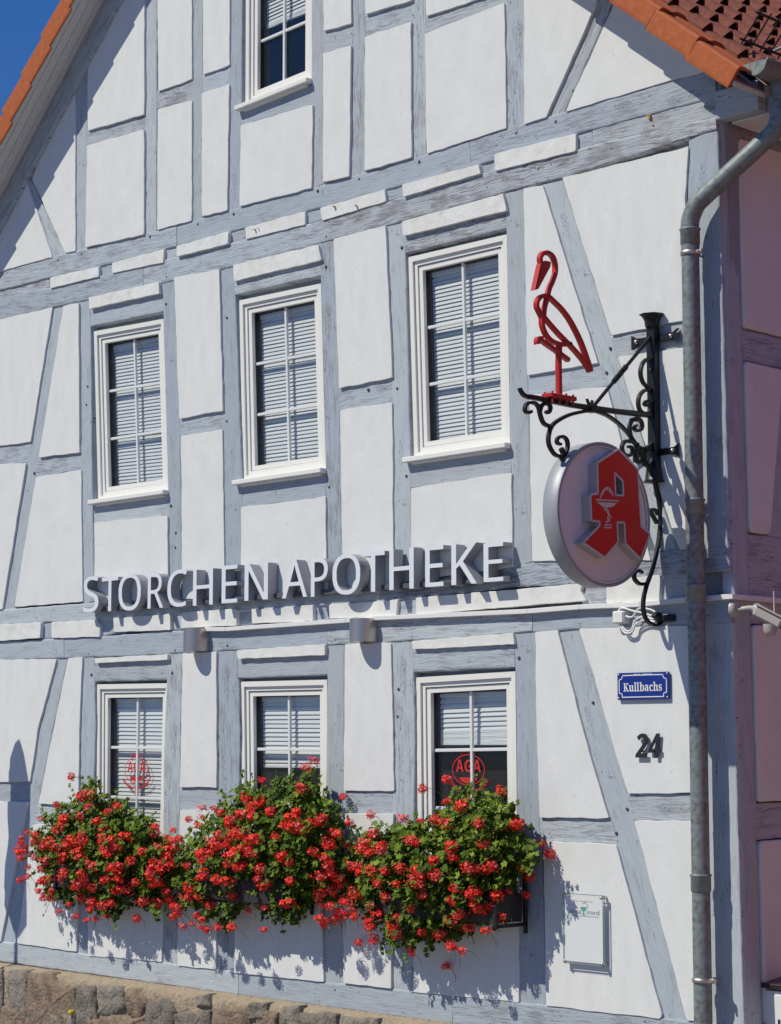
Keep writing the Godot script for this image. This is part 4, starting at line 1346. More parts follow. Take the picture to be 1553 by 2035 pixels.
# ---------------------------------------------------------------- signs on the front
func build_lettering() -> void:
	var s := thing("shop_lettering", "raised white letters STORCHEN APOTHEKE on a grey rail across the front", "shop sign", P(Vector2(580, 1190), 0.0))
	var zf := 0.112
	var letters := [["S", 166, 196, 1145.5, 1216.5], ["T", 202.5, 234.5, 1147.5, 1214.5], ["O", 236, 280, 1141, 1213], ["R", 294, 325, 1139, 1208.5], ["C", 333, 372, 1132.5, 1206], ["H", 384, 423.5, 1131, 1202.5], ["E", 441, 472, 1123.5, 1198], ["N", 486.5, 533, 1120, 1192.5],
		["A", 561, 611, 1112.5, 1187.5], ["P", 618.5, 652, 1109, 1185], ["O", 661.5, 716.5, 1101, 1181.5], ["T", 719.5, 765, 1096.5, 1176], ["H", 774.5, 823, 1089.5, 1171], ["E", 846, 882, 1084.5, 1165.5], ["K", 898, 948.5, 1080, 1161], ["E", 962, 1001, 1078.5, 1155.5]]
	for l in letters:
		var a := P(Vector2(l[1], l[4]), zf)
		var b := P(Vector2(l[2], l[4]), zf)
		var c := P(Vector2((l[1] + l[2]) / 2.0, l[3]), zf)
		var e := P(Vector2((l[1] + l[2]) / 2.0, l[4]), zf)
		var glyph := letter_mesh(l[0], "Droid Sans", 500, 0.1)
		var h := c.y - e.y
		var fr := func(x: float, y: float, z: float) -> Vector3: return Vector3(a.x + x, e.y + y, lerp(0.02, zf, z))
		var o := part("letter", letter_fit(glyph, b.x - a.x, h, fr), M.alu, s)
		glyph[4] = 0.0
		part("face", letter_fit(glyph, b.x - a.x, h, func(x: float, y: float, _z: float) -> Vector3: return Vector3(a.x + x, e.y + y, zf + 0.002)), M.letter_white, o)
	var r0 := P(Vector2(190, 1213), 0.06)
	var r1 := P(Vector2(1012, 1150), 0.06)
	var st := begin()
	var d := Vector2(r1.x - r0.x, r1.y - r0.y)
	box(st, Vector3(0, -0.012, 0.018), Vector3(d.length(), 0.025, 0.05), Transform3D(Basis(Vector3(0, 0, 1), d.angle()), Vector3(r0.x, r0.y, 0)), 0.003)
	part("rail", done(st), M.dark_rail, s)
	for k in 6:
		var p := r0.lerp(r1, k / 5.0)
		part("standoff", tube_mesh([Vector3(p.x, p.y, -0.01), Vector3(p.x, p.y, 0.03)], 0.012, -1, 8), M.steel, s)

func build_lamps() -> void:
	for a in [[Vector2(362, 1249), Vector2(362, 1294), "steel wall lamp under the letters R C of the lettering"], [Vector2(692.5, 1229), Vector2(692.5, 1275), "steel wall lamp under the letters O T of the lettering"]]:
		var zf := 0.165
		var t := P(a[0], zf)
		var b := P(a[1], zf)
		var w := 0.19
		var x0 := t.x - 0.045
		var lamp := thing("wall_lamp", a[2], "wall lamp", Vector3(x0 + w / 2, b.y, 0.0))
		# D-shaped steel cover: half round in front, straight sides to the wall
		var outline := []
		for k in 17:
			var ang := PI * k / 16.0
			outline.append(Vector2(x0 + w / 2 - w / 2 * cos(ang), 0.07 + (zf - 0.07) * sin(ang)))
		outline.push_front(Vector2(x0, 0.0))
		outline.append(Vector2(x0 + w, 0.0))
		var st := begin()
		st.set_smooth_group(0)
		for k in outline.size() - 1:
			var p: Vector2 = outline[k]
			var q: Vector2 = outline[k + 1]
			quad(st, Vector3(p.x, b.y, p.y), Vector3(p.x, t.y, p.y), Vector3(q.x, t.y, q.y), Vector3(q.x, b.y, q.y))
		st.set_smooth_group(-1)
		for yy in [b.y + 0.004, t.y - 0.004]:
			for k in range(1, outline.size() - 1):
				var tri := [outline[0], outline[k], outline[k + 1]]
				if yy < b.y + 0.01: tri.reverse()
				for v in tri: st.add_vertex(Vector3(v.x, yy, v.y))
		part("cover", done(st), M.steel, lamp)
		part("back_plate", box_mesh(Vector3(x0 + 0.02, b.y + 0.02, -0.01), Vector3(x0 + w - 0.02, t.y - 0.02, 0.012), 0.002), M.steel, lamp)
		part("lens", lathe_mesh([Vector2(0, 0), Vector2(0.05, 0), Vector2(0.055, 0.006)], Transform3D(Basis(), Vector3(x0 + w / 2, b.y - 0.002, 0.09)), 16), M.glass, lamp)

const ARM_X := -0.52
func build_bracket() -> void:
	var post_at := Vector3(ARM_X, 3.9, 0.06)
	var br := thing("sign_bracket", "black wrought iron bracket with scrolls fixed beside the downpipe", "bracket", Vector3(ARM_X, 3.4, 0.0))
	# wall post with flared head and foot
	var t := Q(K([13, 1290, 730])[0], ARM_X).y
	var b := Q(K([6, 870, 1370])[0], ARM_X).y
	var st := begin()
	box(st, Vector3(ARM_X - 0.034, b, 0.012), Vector3(ARM_X + 0.034, t, 0.07), Transform3D(), 0.006)
	part("post", done(st), M.iron, br)
	for e in [[t - 0.09, t + 0.02, 1.0], [b - 0.05, b + 0.05, -1.0]]:
		var prof := [Vector2(0.045, -0.015), Vector2(0.05, 0.025), Vector2(0.064, 0.05), Vector2(0.086, 0.066), Vector2(0.0, 0.064)] if e[2] > 0 else [Vector2(0.0, -0.04), Vector2(0.075, -0.04), Vector2(0.06, -0.02), Vector2(0.05, 0.05)]
		part("collar", lathe_mesh(prof, Transform3D(Basis(Vector3(0, 1, 0), PI / 4), Vector3(ARM_X, (e[0] + e[1]) / 2.0, 0.046)), 8), M.iron, br)
	# fixing bars with flared ends
	for y in [Q(K([13, 1290, 905])[0], ARM_X).y, Q(K([6, 950, 1250])[0], ARM_X).y]:
		for s in [-1.0, 1.0]:
			var fs := begin()
			var p := []
			for k in [[0.03, 0.022], [0.1, 0.02], [0.15, 0.024], [0.185, 0.045]]: p.append(k)
			for k in 3:
				var a: Array = p[k]
				var c: Array = p[k + 1]
				for zz in [[0.012, 0.03]]:
					var q := [Vector3(ARM_X + s * a[0], y - a[1], zz[1]), Vector3(ARM_X + s * a[0], y + a[1], zz[1]), Vector3(ARM_X + s * c[0], y + c[1], zz[1]), Vector3(ARM_X + s * c[0], y - c[1], zz[1])]
					if s < 0: q.reverse()
					fs.set_smooth_group(-1)
					quad(fs, q[0], q[1], q[2], q[3])
					for side in [0, 2]:
						var u: Vector3 = q[1] if side == 0 else q[3]
						var v: Vector3 = q[2] if side == 0 else q[0]
						quad(fs, u, u - Vector3(0, 0, 0.03), v - Vector3(0, 0, 0.03), v)
			part("fixing_bar", done(fs), M.iron, br)
		for s in [-0.14, 0.14]:
			part("bolt", lathe_mesh([Vector2(0, 0.02), Vector2(0.011, 0.018), Vector2(0.014, 0.008), Vector2(0.014, 0)], Transform3D(Basis(Vector3(1, 0, 0), PI / 2), Vector3(ARM_X + s, y, 0.028)), 8), M.steel, br)
	# arm
	part("arm", bar_mesh(QL([13, 1300, 1605, 900, 1562, 500, 1505, 130, 1432, 90, 1425], ARM_X), 0.036, 0.036, 0.026), M.iron, br)
	part("arm_tip", bar_mesh(spline(QL([13, 100, 1430, 55, 1412, 25, 1375, 15, 1345], ARM_X)), 0.026, 0.03, 0.014), M.iron, br)
	# slanting stay with twists
	var stay := QL([13, 1240, 850, 700, 1505], ARM_X)
	part("stay", tube_mesh(stay, 0.012, -1, 8), M.iron, br)
	for k in [0.5, 0.575, 0.65]:
		var c: Vector3 = stay[0].lerp(stay[1], k)
		var dir: Vector3 = (stay[1] - stay[0]).normalized()
		part("knot", tube_mesh([c - dir * 0.022, c - dir * 0.01, c + dir * 0.01, c + dir * 0.022], 0.021, 0.018, 6), M.iron, br)
	part("leaf_tip", bar_mesh(spline(QL([13, 670, 1510, 645, 1480, 632, 1445], ARM_X)), 0.02, 0.02, 0.006), M.iron, br)
	part("leaf_tip", bar_mesh(QL([13, 680, 1510, 680, 1460], ARM_X), 0.014, 0.014, 0.02), M.iron, br)
	part("clip", box_mesh(Vector3(-0.026, -0.026, -0.03), Vector3(0.026, 0.026, 0.03), 0.005, Transform3D(Basis(), Q(K([13, 675, 1535])[0], ARM_X))), M.iron, br)
	# scrolls
	for sc in [
		[13, 640, 1555, 480, 1590, 360, 1650, 305, 1705, 280, 1790, 285, 1870, 330, 1950, 385, 1975, 430, 1955, 455, 1890, 445, 1820, 400, 1790, 360, 1815, 360, 1850, 390, 1865],
		[13, 290, 1700, 235, 1670, 205, 1600, 190, 1530, 160, 1490, 110, 1480, 70, 1505, 65, 1555, 95, 1575, 120, 1560],
		[13, 200, 1560, 215, 1510, 250, 1490, 290, 1505, 295, 1545, 275, 1575, 255, 1560],
		[13, 720, 1560, 820, 1600, 920, 1670, 1000, 1750, 1060, 1830, 1100, 1900, 1140, 1990, 1165, 2060],
		[13, 1230, 1085, 1180, 1085, 1140, 1130, 1125, 1210, 1145, 1290, 1190, 1340, 1240, 1370],
		[13, 1235, 1375, 1170, 1365, 1120, 1410, 1105, 1480, 1120, 1550, 1170, 1585, 1215, 1555, 1215, 1495, 1185, 1465, 1160, 1490, 1180, 1510],
		[13, 1100, 1640, 1050, 1645, 1025, 1700, 1035, 1790, 1075, 1860, 1140, 1900, 1200, 1880, 1245, 1820, 1255, 1700],
		[13, 1040, 1640, 1100, 1625, 1135, 1665, 1135, 1720, 1095, 1740, 1065, 1715, 1085, 1690],
		[13, 1040, 1840, 985, 1835, 955, 1880, 965, 1940, 1010, 1970, 1050, 1940, 1045, 1895, 1015, 1885],
		[13, 1150, 2030, 1155, 1950, 1195, 1910, 1235, 1950, 1230, 2020, 1190, 2060, 1150, 2030],
		[14, 1130, 160, 1170, 260, 1230, 380, 1290, 560, 1320, 760, 1320, 920, 1290, 1130, 1240, 1330, 1190, 1470, 1160, 1600, 1160, 1720, 1195, 1810, 1260, 1855, 1320, 1830, 1335, 1770, 1290, 1740, 1260, 1775],
		[14, 1180, 1455, 1120, 1455, 1075, 1410, 1072, 1355, 1110, 1325, 1145, 1350],
		[14, 1290, 870, 1250, 800, 1225, 745, 1270, 745, 1300, 790], [14, 1100, 100, 1080, 200, 1110, 290, 1140, 240]]:
		part("scroll", bar_mesh(spline(QL(sc, ARM_X), 5), 0.021, 0.03, 0.016), M.iron, br)
	part("disc_knob", lathe_mesh([Vector2(0, 0.03), Vector2(0.03, 0.026), Vector2(0.034, 0.0), Vector2(0.03, -0.026), Vector2(0, -0.03)], Transform3D(Basis(Vector3(0, 0, 1), PI / 2), Q(K([13, 1240, 1195])[0], ARM_X)), 12), M.iron, br)
	# hanger strap that holds the disc at its upper edge, and the foot on the beam
	part("hanger", bar_mesh(spline(QL([14, 365, 150, 385, 200, 370, 240, 395, 280], ARM_X)), 0.03, 0.03, 0.02), M.iron, br)
	var f := Q(K([14, 1300, 1790])[0], ARM_X)
	part("foot", tube_mesh([f, Vector3(f.x, f.y, 0.03)], 0.02, 0.026, 8), M.iron, br)
	part("foot_plate", box_mesh(Vector3(f.x - 0.03, f.y - 0.022, 0.0), Vector3(f.x + 0.12, f.y + 0.022, 0.026), 0.006), M.iron, br)

func build_stork() -> void:
	var base := Q(K([13, 375, 1450])[0], ARM_X)
	var s := thing("stork_figure", "red metal stork silhouette standing on the end of the iron bracket arm", "figure", base)
	var th := 0.036
	for a in [
		["neck", [13, 205, 205, 200, 150, 225, 110, 270, 105, 315, 140, 338, 210, 338, 290, 312, 370, 285, 430, 270, 490, 258, 545, 240, 610, 232, 680], 0.027, 0.025],
		["back", [13, 272, 500, 330, 555, 400, 625, 470, 720, 530, 830, 580, 940, 620, 1050, 650, 1140, 665, 1195], 0.025, 0.034],
		["breast", [13, 280, 500, 215, 503, 175, 545, 170, 600, 195, 655, 215, 700, 220, 770, 250, 850, 300, 910, 370, 942, 440, 948, 480, 940], 0.026, 0.025],
		["wing", [13, 225, 680, 290, 760, 380, 860, 470, 950, 560, 1050, 620, 1130, 655, 1195], 0.025, 0.026],
		["leg", [13, 378, 945, 372, 1100, 375, 1300, 378, 1450], 0.031, 0.033],
		["raised_leg", [13, 195, 895, 260, 945, 340, 1000, 400, 1045, 460, 1090], 0.025, 0.028],
		["toes", [13, 215, 890, 180, 893, 172, 920, 175, 945], 0.025, 0.028]]:
		part(a[0], bar_mesh(spline(QL(a[1], ARM_X), 4), a[2], th, a[3]), M.red, s)
	var beak := PackedVector2Array()
	for p in QL([13, 188, 205, 235, 178, 285, 190, 280, 235, 170, 440, 135, 450], ARM_X): beak.append(Vector2(-p.z, p.y))
	var m := slab_mesh(beak, -th / 2, th / 2, 0.004, 0.006, 0, 0.5, true)
	var o := part("beak", m, M.red, s)
	o.transform = Transform3D(Basis(Vector3(0, 0, -1), Vector3(0, 1, 0), Vector3(1, 0, 0)), o.position + Vector3(ARM_X, 0, 0))
	var a := Q(K([13, 262, 1432])[0], ARM_X)
	var b := Q(K([13, 492, 1468])[0], ARM_X)
	part("base_plate", box_mesh(Vector3(ARM_X - 0.045, b.y - 0.004, b.z), Vector3(ARM_X + 0.045, b.y + 0.022, a.z), 0.004), M.red, s)
	for k in 4:
		var z: float = lerp(b.z + 0.02, a.z - 0.02, k / 3.0)
		for x in [-0.03, 0.03]:
			part("bolt", tube_mesh([Vector3(ARM_X + x, b.y - 0.032, z), Vector3(ARM_X + x, b.y + 0.034, z)], 0.007, -1, 6), M.red, s)

func build_disc_sign() -> void:
	var fx := ARM_X + 0.06
	var top := Q(K([14, 700, 78])[0], fx)
	var bot := Q(K([14, 800, 1487])[0], fx)
	var lft := Q(K([14, 330, 680])[0], fx)
	var r := (top.y - bot.y) / 2.0
	var c := Vector3(fx, (top.y + bot.y) / 2.0, lft.z - r)
	var s := thing("pharmacy_disc_sign", "round silver sign with a raised red gothic letter A and chalice", "sign", Vector3(ARM_X, c.y - r, c.z))
	var t := Transform3D(Basis(Vector3(0, 0, 1), -PI / 2), Vector3(ARM_X, c.y, c.z))   # lathe axis y -> x
	var h := 0.06
	part("rim", lathe_mesh([Vector2(r - 0.02, -h), Vector2(r - 0.004, -h), Vector2(r, -h + 0.004), Vector2(r, h - 0.004), Vector2(r - 0.004, h), Vector2(r - 0.016, h), Vector2(r - 0.02, h - 0.006)], t, 72), M.alu, s)
	part("trim_ring", lathe_mesh([Vector2(r - 0.032, h - 0.008), Vector2(r - 0.03, h - 0.001), Vector2(r - 0.024, h - 0.001), Vector2(r - 0.02, h - 0.008)], t, 72), M.sign_face, s)
	for e in [1.0, -1.0]:
		part("face", lathe_mesh([Vector2(r - 0.018, e * (h - 0.012)), Vector2(0.0, e * (h - 0.012))], t, 48), M.sign_face, s)
	# the letter stands off the face: white sides, red front
	var zed := [14, 715, 290, 915, 160, 1105, 355, 1115, 600, 1135, 905, 1220, 975, 1130, 1215, 985, 1065, 975, 865, 905, 865, 912, 1055, 785, 1200, 580, 1060, 735, 895, 738, 855, 658, 850, 648, 595, 720, 585]
	var hole := [14, 880, 385, 960, 465, 965, 605, 890, 600]
	var lx := fx + 0.062
	var poly := PackedVector2Array()
	for p in QL(zed, lx): poly.append(Vector2(-p.z, p.y))
	var inner := PackedVector2Array()
	for p in QL(hole, lx): inner.append(Vector2(-p.z, p.y))
	var turn := Basis(Vector3(0, 0, -1), Vector3(0, 1, 0), Vector3(1, 0, 0))
	var white := CSGCombiner3D.new()
	white.name = "letter"
	for q in [[poly, 0.0, fx - 0.02, lx, M.sign_side, 0], [inner, 0.0, fx - 0.01, lx + 0.03, M.sign_side, 2]]:
		var g := CSGPolygon3D.new()
		g.polygon = q[0]
		g.mode = CSGPolygon3D.MODE_DEPTH
		g.depth = q[3] - q[2]
		g.material = q[4]
		g.operation = q[5]
		g.transform = Transform3D(turn, Vector3(q[3] if true else 0.0, 0, 0))
		white.add_child(g)
	s.add_child(white)
	white.position = -s.position
	# pale outline round the red
	for q in [poly, inner]:
		for k in q.size():
			var e0: Vector2 = q[k]
			var e1: Vector2 = q[(k + 1) % q.size()]
			part("outline_strip", bar_mesh([Vector3(lx + 0.001, e0.y, -e0.x), Vector3(lx + 0.001, e1.y, -e1.x)], 0.012, 0.005), M.sign_white, s)
	var red := CSGCombiner3D.new()
	red.name = "letter_front"
	var shrunk: Array = Geometry2D.offset_polygon(poly, -0.008)
	var grown: Array = Geometry2D.offset_polygon(inner, 0.008)
	for q in [[shrunk[0], lx - 0.006, lx + 0.003, 0], [grown[0], lx - 0.02, lx + 0.02, 2]]:
		var g := CSGPolygon3D.new()
		g.polygon = q[0]
		g.depth = q[2] - q[1]
		g.material = M.sign_red
		g.operation = q[3]
		g.transform = Transform3D(turn, Vector3(q[2], 0, 0))
		red.add_child(g)
	s.add_child(red)
	red.position = -s.position
	var fill := PackedVector2Array()
	for p in QL([14, 870, 370, 975, 455, 980, 620, 880, 615], lx - 0.05): fill.append(Vector2(-p.z, p.y))
	var cf := part("counter", slab_mesh(fill, -0.004, 0.004, 0.001, 0.002, 0, 0.5), M.black, s)
	cf.transform = Transform3D(turn, cf.position + Vector3(fx - 0.004, 0, 0))
	# chalice and snake in white line
	var zx := lx + 0.004
	for a in [[14, 742, 640, 755, 585, 785, 540, 820, 530, 850, 560, 865, 610], [14, 700, 645, 810, 651, 920, 657], [14, 775, 722, 815, 770, 840, 810, 815, 850, 795, 865], [14, 800, 722, 825, 770, 815, 830, 835, 855], [14, 785, 890, 820, 886, 850, 892], [14, 782, 912, 820, 915, 852, 912], [14, 762, 600, 780, 560, 815, 545, 845, 585]]:
		part("chalice_line", bar_mesh(spline(QL(a, zx), 4), 0.008, 0.004), M.sign_white, s)
	var bowl := PackedVector2Array()
	for p in QL([14, 708, 664, 908, 674, 870, 708, 815, 724, 765, 712], zx): bowl.append(Vector2(-p.z, p.y))
	var o := part("chalice_bowl", slab_mesh(bowl, -0.002, 0.002, 0.001, 0.003, 0, 0.5), M.sign_white, s)
	o.transform = Transform3D(turn, o.position + Vector3(zx, 0, 0))

func build_plates() -> void:
	# street name plate
	var z := 0.035
	var q := W2([9, 635, 1060, 920, 1055, 928, 1206, 638, 1213], z)
	var c := (q[0] + q[2]) / 2.0
	var w := (q[1].x - q[0].x + q[2].x - q[3].x) / 2.0
	var h := (q[0].y - q[3].y + q[1].y - q[2].y) / 2.0
	var s := thing("street_name_plate", "blue enamel street plate reading Kullbachs with white border line", "street sign", Vector3(c.x, c.y - h / 2, 0.03))
	var rect := func(hw: float, hh: float) -> PackedVector2Array: return PackedVector2Array([c + Vector2(-hw, -hh), c + Vector2(hw, -hh), c + Vector2(hw, hh), c + Vector2(-hw, hh)])
	part("plate", slab_mesh(rect.call(w / 2, h / 2), 0.022, z, 0.004, 0.006, 0, 0.5), M.blue, s)
	# border with notched corners
	var bw := w / 2 - 0.017
	var bh := h / 2 - 0.017
	var nn := 0.024
	var pts := []
	for e in [[1, 1, true], [1, -1, false], [-1, -1, true], [-1, 1, false]]:
		var a := c + Vector2(e[0] * (bw - nn), e[1] * bh)
		var b := c + Vector2(e[0] * (bw - nn), e[1] * (bh - nn))
		var d := c + Vector2(e[0] * bw, e[1] * (bh - nn))
		pts.append_array([a, b, d] if e[2] else [d, b, a])
	var st := begin()
	for k in pts.size():
		var a: Vector2 = pts[k]
		var b: Vector2 = pts[(k + 1) % pts.size()]
		var d := (b - a).normalized() * 0.0032
		var n := d.orthogonal()
		st.set_smooth_group(-1)
		var v := [a - d - n, a - d + n, b + d + n, b + d - n]
		quad(st, Vector3(v[3].x, v[3].y, z + 0.0015), Vector3(v[2].x, v[2].y, z + 0.0015), Vector3(v[1].x, v[1].y, z + 0.0015), Vector3(v[0].x, v[0].y, z + 0.0015))
	part("border", done(st), M.white, s)
	var l := letter_mesh("Kullbachs", "Droid Serif", 700, 0.0)
	part("lettering", letter_fit(l, w * 0.745, h * 0.34, func(x, y, _z): return Vector3(c.x - w * 0.373 + x, c.y - h * 0.20 + y, z + 0.0022)), M.white, s)
	for k in 11:
		if k == 4: continue
		var x := c.x - 0.07 + k * 0.0135
		part("print_stroke", slab_mesh(PackedVector2Array([Vector2(x, c.y + h * 0.40), Vector2(x + 0.009, c.y + h * 0.40), Vector2(x + 0.009, c.y + h * 0.40 + 0.008), Vector2(x, c.y + h * 0.40 + 0.008)]), z - 0.001, z + 0.002, 0.0004, 0.0005, 0, 0.5), M.white, s)
	for e in [[-1, -1], [1, -1], [1, 1], [-1, 1]]:
		part("screw", lathe_mesh([Vector2(0, 0.004), Vector2(0.006, 0.003), Vector2(0.007, 0)], Transform3D(Basis(Vector3(1, 0, 0), PI / 2), Vector3(c.x + e[0] * (w / 2 - 0.012), c.y + e[1] * (h / 2 - 0.012), z)), 8), M.steel, s)
	# house number
	var a := P(K([12, 728, 165])[0], 0.06)
	var b := P(K([12, 868, 30])[0], 0.06)
	var hn := thing("house_number", "black metal house number 24 standing off the white plaster", "house number", Vector3(a.x, a.y, 0.03))
	for k in 2:
		var dl := letter_mesh(["2", "4"][k], "Droid Sans", 600, 0.01, 0.12)
		var x0: float = lerp(a.x, b.x, -0.02 + 0.5 * k)
		var digit := part("digit", letter_fit(dl, (b.x - a.x) * 0.44, (b.y - a.y), func(x, y, zz): return Vector3(x0 + x, a.y + y + 0.01, lerp(0.028, 0.037, zz))), M.black, hn)
		part("pin", tube_mesh([Vector3(x0 + 0.05, a.y + 0.05, 0.01), Vector3(x0 + 0.05, a.y + 0.05, 0.05)], 0.005, -1, 6), M.black, digit)
	# notice behind clear acrylic
	var qz := 0.06
	var n4 := W2([19, 275, 255, 1130, 295, 1120, 1745, 300, 1670], qz)
	var lo := Vector2((n4[0].x + n4[3].x) / 2, (n4[3].y + n4[2].y) / 2)
	var hi := Vector2((n4[1].x + n4[2].x) / 2, (n4[0].y + n4[1].y) / 2)
	var pq := thing("acrylic_notice", "clear acrylic notice plate with white sheet headed ama med on steel standoffs", "notice", Vector3((lo.x + hi.x) / 2, lo.y, 0.04))
	var rc2 := func(m: float) -> PackedVector2Array: return PackedVector2Array([lo + Vector2(m, m), Vector2(hi.x - m, lo.y + m), hi - Vector2(m, m), Vector2(lo.x + m, hi.y - m)])
	part("sheet", slab_mesh(rc2.call(0.016), 0.0515, 0.0525, 0.0004, 0.0006, 0, 0.5, true), M.paper, pq)
	part("acrylic_front", slab_mesh(rc2.call(0.0), 0.0545, 0.06, 0.0015, 0.012, 0, 0.5, true), M.acrylic, pq)
	var rim_out: PackedVector2Array = rc2.call(0.0)
	var rim_in: PackedVector2Array = rc2.call(0.005)
	part("acrylic_edge", ring_mesh(rim_out, rim_in, 0.0475, 0.054), M.edge_blue, pq)
	var pw := hi.x - lo.x
	var ph := hi.y - lo.y
	var at := func(u: float, v: float) -> Vector2: return Vector2(lo.x + u * pw, hi.y - v * ph)
	var zp := 0.0533
	for tx in [["unsere Bestell App", 0.22, 0.115, 0.5, 0.022, M.decal], ["ama", 0.15, 0.285, 0.285, 0.052, M.grey_print], ["med", 0.575, 0.285, 0.3, 0.065, M.grey_print]]:
		var p: Vector2 = at.call(tx[1], tx[2])
		part("print", letter_fit(letter_mesh(tx[0], "Droid Sans", 400, 0.0), tx[3] * pw, tx[4] * ph, func(x, y, _z): return Vector3(p.x + x, p.y + y, zp)), tx[5], pq)
	var lp: Vector2 = at.call(0.5, 0.2)
	part("mortar_logo", slab_mesh(PackedVector2Array([lp + Vector2(-0.028, 0.008), lp + Vector2(-0.02, -0.012), lp + Vector2(-0.006, -0.02), lp + Vector2(-0.006, -0.038), lp + Vector2(-0.02, -0.045), lp + Vector2(0.02, -0.045), lp + Vector2(0.006, -0.038), lp + Vector2(0.006, -0.02), lp + Vector2(0.02, -0.012), lp + Vector2(0.028, 0.008)]), zp - 0.001, zp, 0.0003, 0.0004, 0, 0.5), M.green, pq)
	var arc := begin()
	for k in 10:
		var p := []
		for e in [[0, 0.024], [1, 0.024], [1, 0.019], [0, 0.019]]:
			var ang: float = lerp(-0.6, 2.6, (k + e[0]) / 10.0)
			p.append(Vector3(lp.x + 0.012 + e[1] * cos(ang), lp.y + 0.014 + e[1] * sin(ang), zp))
		quad(arc, p[3], p[2], p[1], p[0])
	part("logo_arc", done(arc), M.green, pq)
	var l0: Vector2 = at.call(0.15, 0.318)
	part("print_rule", slab_mesh(PackedVector2Array([l0, l0 + Vector2(pw * 0.72, 0), l0 + Vector2(pw * 0.72, 0.004), l0 + Vector2(0, 0.004)]), zp - 0.001, zp, 0.0003, 0.0004, 0, 0.5), M.alu, pq)
	for e in [[0.05, 0.035], [0.95, 0.035], [0.05, 0.965], [0.95, 0.965]]:
		var p: Vector2 = at.call(e[0], e[1])
		part("standoff", lathe_mesh([Vector2(0, 0.054), Vector2(0.009, 0.053), Vector2(0.01, 0.046), Vector2(0.01, 0.0)], Transform3D(Basis(Vector3(1, 0, 0), PI / 2), Vector3(p.x, p.y, 0.015)), 12), M.steel, pq)

func build_wiring() -> void:
	# white cable trunking along the beam and round the corner
	var tr := thing("cable_trunking", "thin white cable trunking running along the beam below the lettering", "trunking", P(Vector2(410, 1250), 0.0))
	var line := W2([7, 1225, 868, [8, 0, 752, 620, 708, 765, 696, 1553, 660], [9, 435, 692, 770, 678, 1020, 652, 1275, 634]], 0.03)
	for i in line.size() - 1:
		var st := begin()
		var d := line[i + 1] - line[i]
		box(st, Vector3(0.0005, -0.016, -0.02), Vector3(d.length() - 0.0005, 0.016, 0.046), Transform3D(Basis(Vector3(0, 0, 1), d.angle()), Vector3(line[i].x, line[i].y, 0)), 0.003)
		part("length", done(st), M.white, tr)
	var e := line[line.size() - 1]
	part("length", box_mesh(Vector3(0.03, e.y - 0.016, -4.0), Vector3(0.066, e.y + 0.016, 0.045), 0.003), M.white, tr)
	# junction box with its cables
	var a := P(K([9, 610, 785])[0], 0.07)
	var b := P(K([9, 672, 712])[0], 0.07)
	var jb := thing("junction_box", "small white junction box with loose cables under the disc sign", "junction box", Vector3(a.x, a.y, 0.0))
	part("housing", box_mesh(Vector3(a.x, a.y, 0.0), Vector3(b.x, b.y, 0.07), 0.006), M.white, jb)
	part("lid", box_mesh(Vector3(a.x + 0.006, a.y + 0.006, 0.0705), Vector3(b.x - 0.006, b.y - 0.006, 0.075), 0.002), M.white, jb)
	for cb in [[9, 640, 720, 665, 697, 720, 712, 780, 725, 830, 740], [9, 660, 790, 690, 825, 720, 815, 735, 770, 780, 745, 840, 760], [9, 650, 788, 680, 835, 722, 830, 740, 790, 790, 765, 850, 775], [9, 668, 735, 720, 748, 760, 700, 820, 705, 850, 720]]:
		var pts := []
		for p in K(cb): pts.append(P(p, 0.05))
		part("cable", tube_mesh(spline(pts, 5), 0.0065, -1, 6), M.white, jb)

